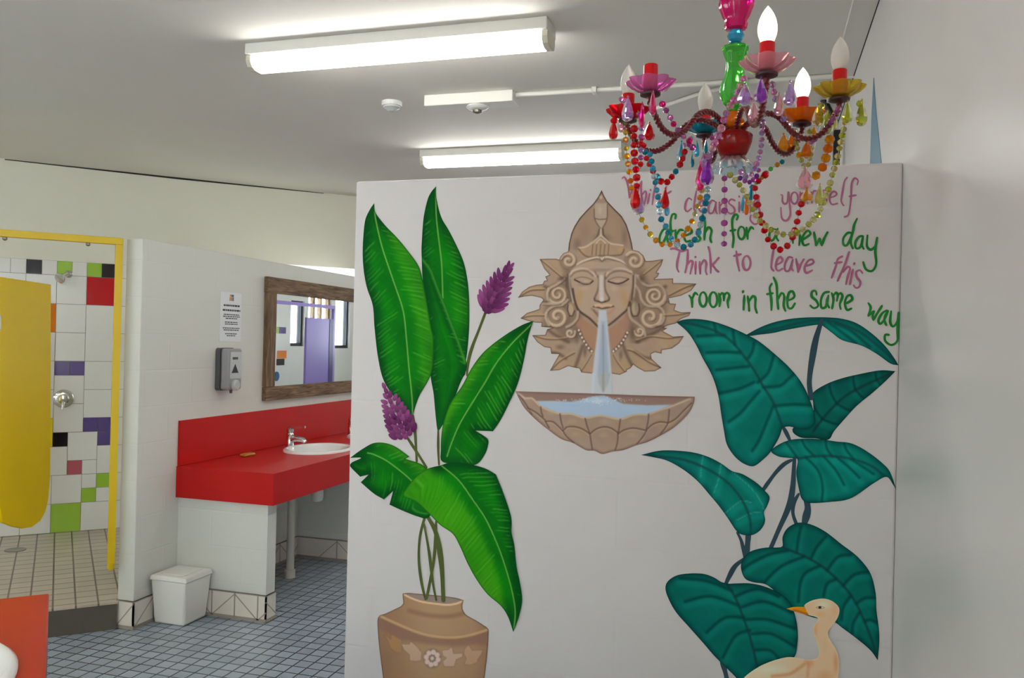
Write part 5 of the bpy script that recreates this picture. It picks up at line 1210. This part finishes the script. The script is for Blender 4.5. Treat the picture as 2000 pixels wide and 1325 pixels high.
# ------------------------------------------------------------------ chandelier
def plastic(name, rgb, trans=.65, rough=.08):
    return mat(name, rgb, rough, trans=trans, ior=1.32, spec=.6)
CM = dict(mag=plastic('magenta_acrylic', (240, 14, 128), .7), blu=plastic('blue_acrylic', (70, 180, 220)), grn=plastic('green_acrylic', (86, 214, 76), .85), red=plastic('red_acrylic', (214, 8, 22), .35),
          dred=plastic('dark_red_acrylic', (150, 14, 14), .25, .12), arm=plastic('ruby_acrylic', (112, 14, 28), .3, .2), clr=plastic('pale_blue_acrylic', (206, 236, 246), .85), pnk=plastic('pink_acrylic', (238, 140, 206), .75), rose=plastic('rose_acrylic', (244, 182, 196), .72),
          lil=plastic('lilac_acrylic', (200, 160, 226), .75), vio=plastic('violet_acrylic', (150, 40, 190), .65), tea=plastic('teal_acrylic', (20, 150, 176), .55), amb=plastic('amber_acrylic', (240, 160, 10), .6), org=plastic('orange_acrylic', (240, 122, 10), .5), yel=plastic('yellow_acrylic', (226, 196, 60), .72),
          olv=plastic('olive_acrylic', (206, 204, 96), .7), lim=plastic('lime_acrylic', (190, 200, 60), .7), pal=plastic('pale_yellow_acrylic', (226, 220, 150), .75), mau=plastic('mauve_acrylic', (190, 90, 170), .55),
          bulb=mat('frosted_bulb', (236, 230, 222), .35, trans=.35, ior=1.2), lit=mat('lit_bulb', (255, 240, 220), .4, emit=(1.0, .80, .50), estr=BULB_STRENGTH), sleeve=mat('red_candle_sleeve', (206, 6, 20), .3), wire=mat('thin_wire', (150, 140, 130), .4, metal=.8), dark=mat('dark_collar', (58, 12, 18), .4), lind=plastic('light_mauve_acrylic', (214, 150, 206), .7))
def cp(u, v, d):
    return EYE+np.array([(u-1000)/FPX, (v-662.5)/FPX, 1.0]) @ CAM*d
CD = 1.772
CC = cp(1432, 285, CD)
ch = thing('chandelier', 'multicoloured acrylic chandelier with six candle arms and hanging bead strings', 'chandelier', (CC[0], CC[1], CC[2]))
def zc(v): return cp(1432, v, CD)[2]
cx, cy = CC[0], CC[1]
UP = np.array([0, 0, 1.])
px = CD/FPX
ztop = zc(-28)
build('top_vase', MB().lathe([(.012, zc(58)), (.022, zc(56)), (.0235, zc(47)), (.0215, zc(42)), (.027, zc(33)), (.0345, zc(14)), (.0355, zc(4)), (.031, zc(-10)), (.022, zc(-20)), (.010, ztop)], (cx, cy, 0), 40, lobes=10, amp=.045), CM['mag'], ch, smooth=60)
build('stem_bead', MB().lathe([(.006, zc(82)), (.014, zc(78)), (.018, zc(69)), (.014, zc(60)), (.006, zc(57.5))], (cx, cy, 0), 12), CM['blu'], ch)
build('stem_bead', MB().lathe([(.012, zc(88.5)), (.015, zc(86)), (.012, zc(83))], (cx, cy, 0), 16), CM['tea'], ch, smooth=50)
build('green_stem', MB().lathe([(.013, zc(218)), (.016, zc(208)), (.021, zc(203)), (.028, zc(190)), (.0295, zc(178)), (.027, zc(165)), (.020, zc(148)), (.0175, zc(132)), (.0185, zc(118)), (.024, zc(102)), (.0275, zc(92)), (.022, zc(89.5))], (cx, cy, 0), 48, lobes=8, amp=.06, twist=14), CM['grn'], ch, smooth=70)
build('neck', MB().lathe([(.012, zc(250)), (.02, zc(246)), (.022, zc(236)), (.016, zc(226)), (.012, zc(219))], (cx, cy, 0), 24), CM['org'], ch, smooth=60)
build('hub', MB().lathe([(.018, zc(306)), (.027, zc(304)), (.034, zc(292)), (.0385, zc(278)), (.040, zc(266)), (.036, zc(262)), (.022, zc(256)), (.014, zc(251))], (cx, cy, 0), 36), CM['dred'], ch, smooth=50)
build('bottom_dish', MB().lathe([(.006, zc(312)), (.012, zc(307)), (.026, zc(309)), (.040, zc(322)), (.045, zc(334)), (.043, zc(335)), (.038, zc(325)), (.024, zc(313)), (.008, zc(316))], (cx, cy, 0), 60, lobes=12, amp=.09), CM['clr'], ch, smooth=60)
build('hanging_rod', MB().tube([(cx, cy, ztop), (cx, cy, ZC-.05)], .006, 10), CM['wire'], ch, smooth=60)
build('ceiling_rose', MB().lathe([(.012, ZC-.055), (.03, ZC-.045), (.055, ZC-.015), (.06, ZC-.0005)], (cx, cy, 0), 28), CM['red'], ch, smooth=60)

ZCUP = 2.10
CUPS = [((1270, 187), 'pnk', None, 'A'), ((1226, 238), 'red', 'bulb', 'B'), ((1376, 267), 'tea', 'bulb', 'C'), ((1497, 149), 'rose', 'lit', 'D'), ((1566, 245), 'org', 'lit', 'E'), ((1639, 197), 'yel', 'bulb', 'F')]
hubz = zc(258)
cup_pos = {}
for (uv, col, bl, key) in CUPS:
    p = atz(uv[0], uv[1], ZCUP); cup_pos[key] = p
    d = p[:2]-CC[:2]; R = np.hypot(*d); d /= R
    prof = [(.012, hubz-.004), (.035, hubz+.020), (.062, hubz+.032), (.088, hubz+.022), (.115, hubz-.012), (.142, hubz-.028), (.170, hubz-.020), (.192, hubz+.012), (.2, ZCUP-.012), (.2, ZCUP+.002)]
    pr = spline([(r*R/.2*1000, z*1000) for r, z in prof], 1.1)/1000
    arm = build('arm', MB().tube([(cx+d[0]*r, cy+d[1]*r, z) for r, z in pr], .0056, 12, lobes=3, amp=.24, twist=760), CM['arm'], ch, smooth=70)
    c0 = (p[0], p[1], ZCUP)
    build('collar', MB().lathe([(.008, -.004), (.020, .0), (.021, .004), (.012, .006)], c0, 20), CM['dark'], arm, smooth=40)
    build('drip_cup', MB().lathe([(.012, .0065, 0), (.024, .009, .2), (.036, .015, .6), (.0435, .023, 1), (.0465, .0295, 1), (.0450, .0302, 1), (.0405, .0245, 1), (.032, .0175, .6), (.016, .012, .2)], c0, 72, lobes=8, amp=.10), CM[col], arm, smooth=70)
    build('candle_sleeve', MB().lathe([(.0125, .0125), (.0142, .014), (.0142, .060), (.0132, .0615), (.010, .0615)], c0, 24), CM['sleeve'], arm, smooth=40)
    if bl:
        build('bulb', MB().lathe([(.011, .062), (.0128, .065), (.0162, .075), (.0176, .084), (.0172, .093), (.0150, .104), (.0108, .114), (.0060, .122), (.0025, .1265), (.0008, .129)], c0, 28), CM[bl], arm, smooth=70)
        if bl == 'lit':
            pass

# drops
def drop_mesh(name, m, n=8):
    mb = MB().lathe([(.04, 1.0), (.14, .92), (.25, .78), (.40, .56), (.5, .34), (.5, .22), (.40, .08), (.20, .0)], (0, 0, -.5), n)
    mb.lathe([(.05, 1.0), (.09, 1.05), (.05, 1.1)], (0, 0, -.5), 8)
    o = build(name, mb, m, None); me = o.data; bpy.data.objects.remove(o); return me
DM = {}
rng = random.Random(21)
def drop(u, v, w, h, col, d, yaw=None):
    """teardrop w x h pixels wide and high where it hangs, centred at u, v"""
    if col not in DM: DM[col] = drop_mesh('pendant', CM[col])
    o = bpy.data.objects.new('pendant', DM[col]); COL.objects.link(o); o.parent = ch
    p = cp(u, v, d)-CC; s = d/FPX
    a = rng.uniform(0, PI)
    o.location = p.tolist(); o.scale = (w*s*1.12, w*s*1.12, h*s); o.rotation_euler = (0, 0, a)
    return o
for q in [(1226,214,22,46,'lil',1.64),(1198,254,17,36,'red',1.86),(1275,201,13,48,'mag',1.63),(1254,226,12,46,'mag',1.66),(1214,238,15,40,'rose',1.9),(1268,258,20,34,'red',1.9),
          (1486,178,23,46,'vio',1.50),(1455,186,26,40,'lil',1.54),(1543,184,23,46,'lil',1.53),(1521,205,16,42,'rose',1.57),(1472,218,18,40,'rose',1.6),
          (1655,221,19,42,'lim',1.64),(1683,222,20,48,'lim',1.67),(1598,226,21,40,'yel',1.72),(1616,240,20,42,'lim',1.7),(1628,236,14,36,'olv',1.74),
          (1530,281,24,36,'amb',1.86),(1546,276,16,30,'org',1.86),(1576,293,20,32,'org',1.82),(1590,262,14,30,'amb',1.86),
          (1331,296,17,36,'blu',1.93),(1352,313,8,28,'tea',1.95),(1379,286,8,28,'tea',1.93),(1361,292,11,30,'blu',2.0),(1394,302,10,30,'blu',1.97),
          (1367,347,17,52,'mag',1.78),(1381,338,25,48,'vio',1.74),(1373,322,14,40,'lil',1.8),
          (1241,386,19,44,'red',1.80),(1247,401,22,34,'lil',1.83),(1299,389,16,38,'red',1.82),(1303,405,10,34,'blu',1.84),
          (1572,350,29,42,'rose',1.77),(1576,382,22,26,'amb',1.76),(1601,382,17,40,'olv',1.75),(1458,402,9,36,'org',1.77),(1467,378,10,30,'tea',1.8),(1451,398,8,30,'blu',1.8)]:
    drop(*q)

# bead strings
def bead_mesh(m):
    mb = MB().lathe([(.18, -.42), (.40, -.28), (.5, 0), (.40, .28), (.18, .42)], (0, 0, 0), 8)
    o = build('bead', mb, m, None); me = o.data; bpy.data.objects.remove(o); return me
BMS = {}
def string(pts, cols, size, gap, d0, d1, dm=None):
    """a wire of beads along pts (photo frame) hanging at depth d0..dm..d1"""
    p = spline(pts, 3); n = len(p); f = np.linspace(0, 1, n)
    dm = (d0+d1)/2 if dm is None else dm
    dep = d0*(1-f)**2+2*dm*f*(1-f)+d1*f*f
    W = [cp(u, v, d) for (u, v), d in zip(p, dep)]
    o = build('bead_string', MB().tube(W, .0007, 5), CM['wire'], ch, loc=W[0])
    L = np.concatenate([[0], np.cumsum(np.hypot(*np.diff(p, axis=0).T))])
    s = gap/2; k = 0
    while s < L[-1]:
        i = min(int(np.searchsorted(L, s)), n-1)
        col = cols[k % len(cols)]
        if col not in BMS: BMS[col] = bead_mesh(CM[col])
        b = bpy.data.objects.new('bead', BMS[col]); COL.objects.link(b); b.parent = o
        q = W[i]-W[0]; b.location = q.tolist()
        r = size*1.18*dep[i]/FPX*rng.uniform(.9, 1.1); b.scale = (r, r, r)
        t = Vector((W[min(i+1, n-1)]-W[max(i-1, 0)]).tolist())
        b.rotation_mode = 'QUATERNION'; b.rotation_quaternion = t.to_track_quat('Z', 'Y')
        s += gap; k += 1
    return o
string([(1221,232),(1223,290),(1231,350),(1240,400),(1251,424),(1268,455),(1290,476),(1312,477),(1333,462),(1350,435),(1363,400),(1372,365),(1376,300)], ['pal','yel','amb','yel','amb','amb','amb','org','amb','amb','amb'], 10, 16, 1.87, 1.97, 1.8)
string([(1268,292),(1276,335),(1281,362),(1285,385),(1290,425),(1298,437),(1309,463),(1325,480),(1345,481),(1362,460),(1371,430),(1378,400),(1382,372),(1380,300)], ['blu','tea','blu','clr','tea'], 11, 14.5, 1.72, 1.95, 1.78)
string([(1239,242),(1238,280),(1240,315),(1244,352),(1243,366)], ['red'], 13, 16, 1.84, 1.8)
string([(1251,262),(1258,288),(1264,312),(1274,332),(1288,352),(1301,357),(1314,343),(1325,327),(1333,310),(1338,292)], ['red','red','tea','red'], 11, 13.5, 1.8, 1.9, 1.8)
string([(1246,216),(1252,240),(1252,290),(1251,330)], ['mau','red','lil'], 10, 14, 1.68, 1.78)
string([(1290,196),(1297,210),(1305,222),(1314,240),(1330,262),(1346,276),(1354,290)], ['mag','mau','pnk'], 11, 15, 1.66, 1.85)
string([(1455,146),(1446,168),(1437,190),(1426,207),(1416,228),(1410,248),(1400,270),(1392,290),(1378,312)], ['pnk','rose','lind'], 13, 15, 1.56, 1.72)
string([(1496,158),(1492,200),(1489,250),(1486,290),(1478,320),(1466,342),(1453,344),(1443,328)], ['lil','lind'], 10, 12, 1.56, 1.72, 1.64)
string([(1420,336),(1434,350),(1448,366),(1458,384),(1466,400),(1478,424),(1491,437),(1506,449),(1524,457),(1545,458),(1565,450),(1582,436),(1598,417),(1608,396),(1618,370),(1626,342),(1634,314),(1641,284),(1647,256),(1651,232)], ['olv','pal','lim','pal'], 11, 13.5, 1.74, 1.66, 1.72)
string([(1500,335),(1487,350),(1475,360),(1477,385),(1484,420),(1495,455),(1503,473),(1514,483),(1527,488),(1540,478),(1548,464),(1552,450),(1557,433),(1560,416),(1565,399),(1570,380)], ['red'], 12, 17, 1.8, 1.78, 1.74)
string([(1622,262),(1617,293),(1612,312),(1604,332),(1594,343),(1586,336)], ['amb','org'], 16, 19, 1.72, 1.8)
string([(1641,204),(1632,222),(1622,240),(1610,256),(1596,268),(1578,282)], ['pnk','mau'], 10, 11, 1.64, 1.74)
string([(1507,158),(1514,190),(1522,214),(1534,238),(1548,256),(1562,268)], ['lind','pnk','lil'], 11, 14, 1.54, 1.82)
string([(1415,338),(1415,400),(1414,482)], ['mau'], 11, 21, 1.75, 1.75)
string([(1535,312),(1518,322),(1503,332),(1490,345),(1478,356),(1464,372)], ['tea','amb','grn'], 9, 13, 1.84, 1.8)
string([(1440,345),(1452,352),(1464,356),(1478,344),(1482,330)], ['vio','mau'], 9, 10, 1.74, 1.72)
string([(1554,248),(1552,268),(1560,300),(1572,328)], ['pal','amb','olv'], 10, 12, 1.86, 1.8)
string([(1580,250),(1586,280),(1582,310),(1576,330)], ['olv','pal'], 9, 11, 1.84, 1.8)
string([(1605,200),(1603,222),(1600,245)], ['olv','yel'], 11, 13, 1.7, 1.72)
string([(1676,196),(1680,206),(1682,214)], ['lim'], 11, 13, 1.67, 1.67)
string([(1350,262),(1345,285),(1330,282)], ['lind','mau'], 10, 12, 1.95, 1.93)
string([(1390,262),(1392,290),(1384,315)], ['mau','lind'], 10, 12, 1.95, 1.86)
string([(1203,216),(1200,228),(1199,238)], ['red'], 12, 12, 1.86, 1.86)
string([(1218,188),(1212,200),(1230,196)], ['pnk'], 11, 14, 1.66, 1.66)
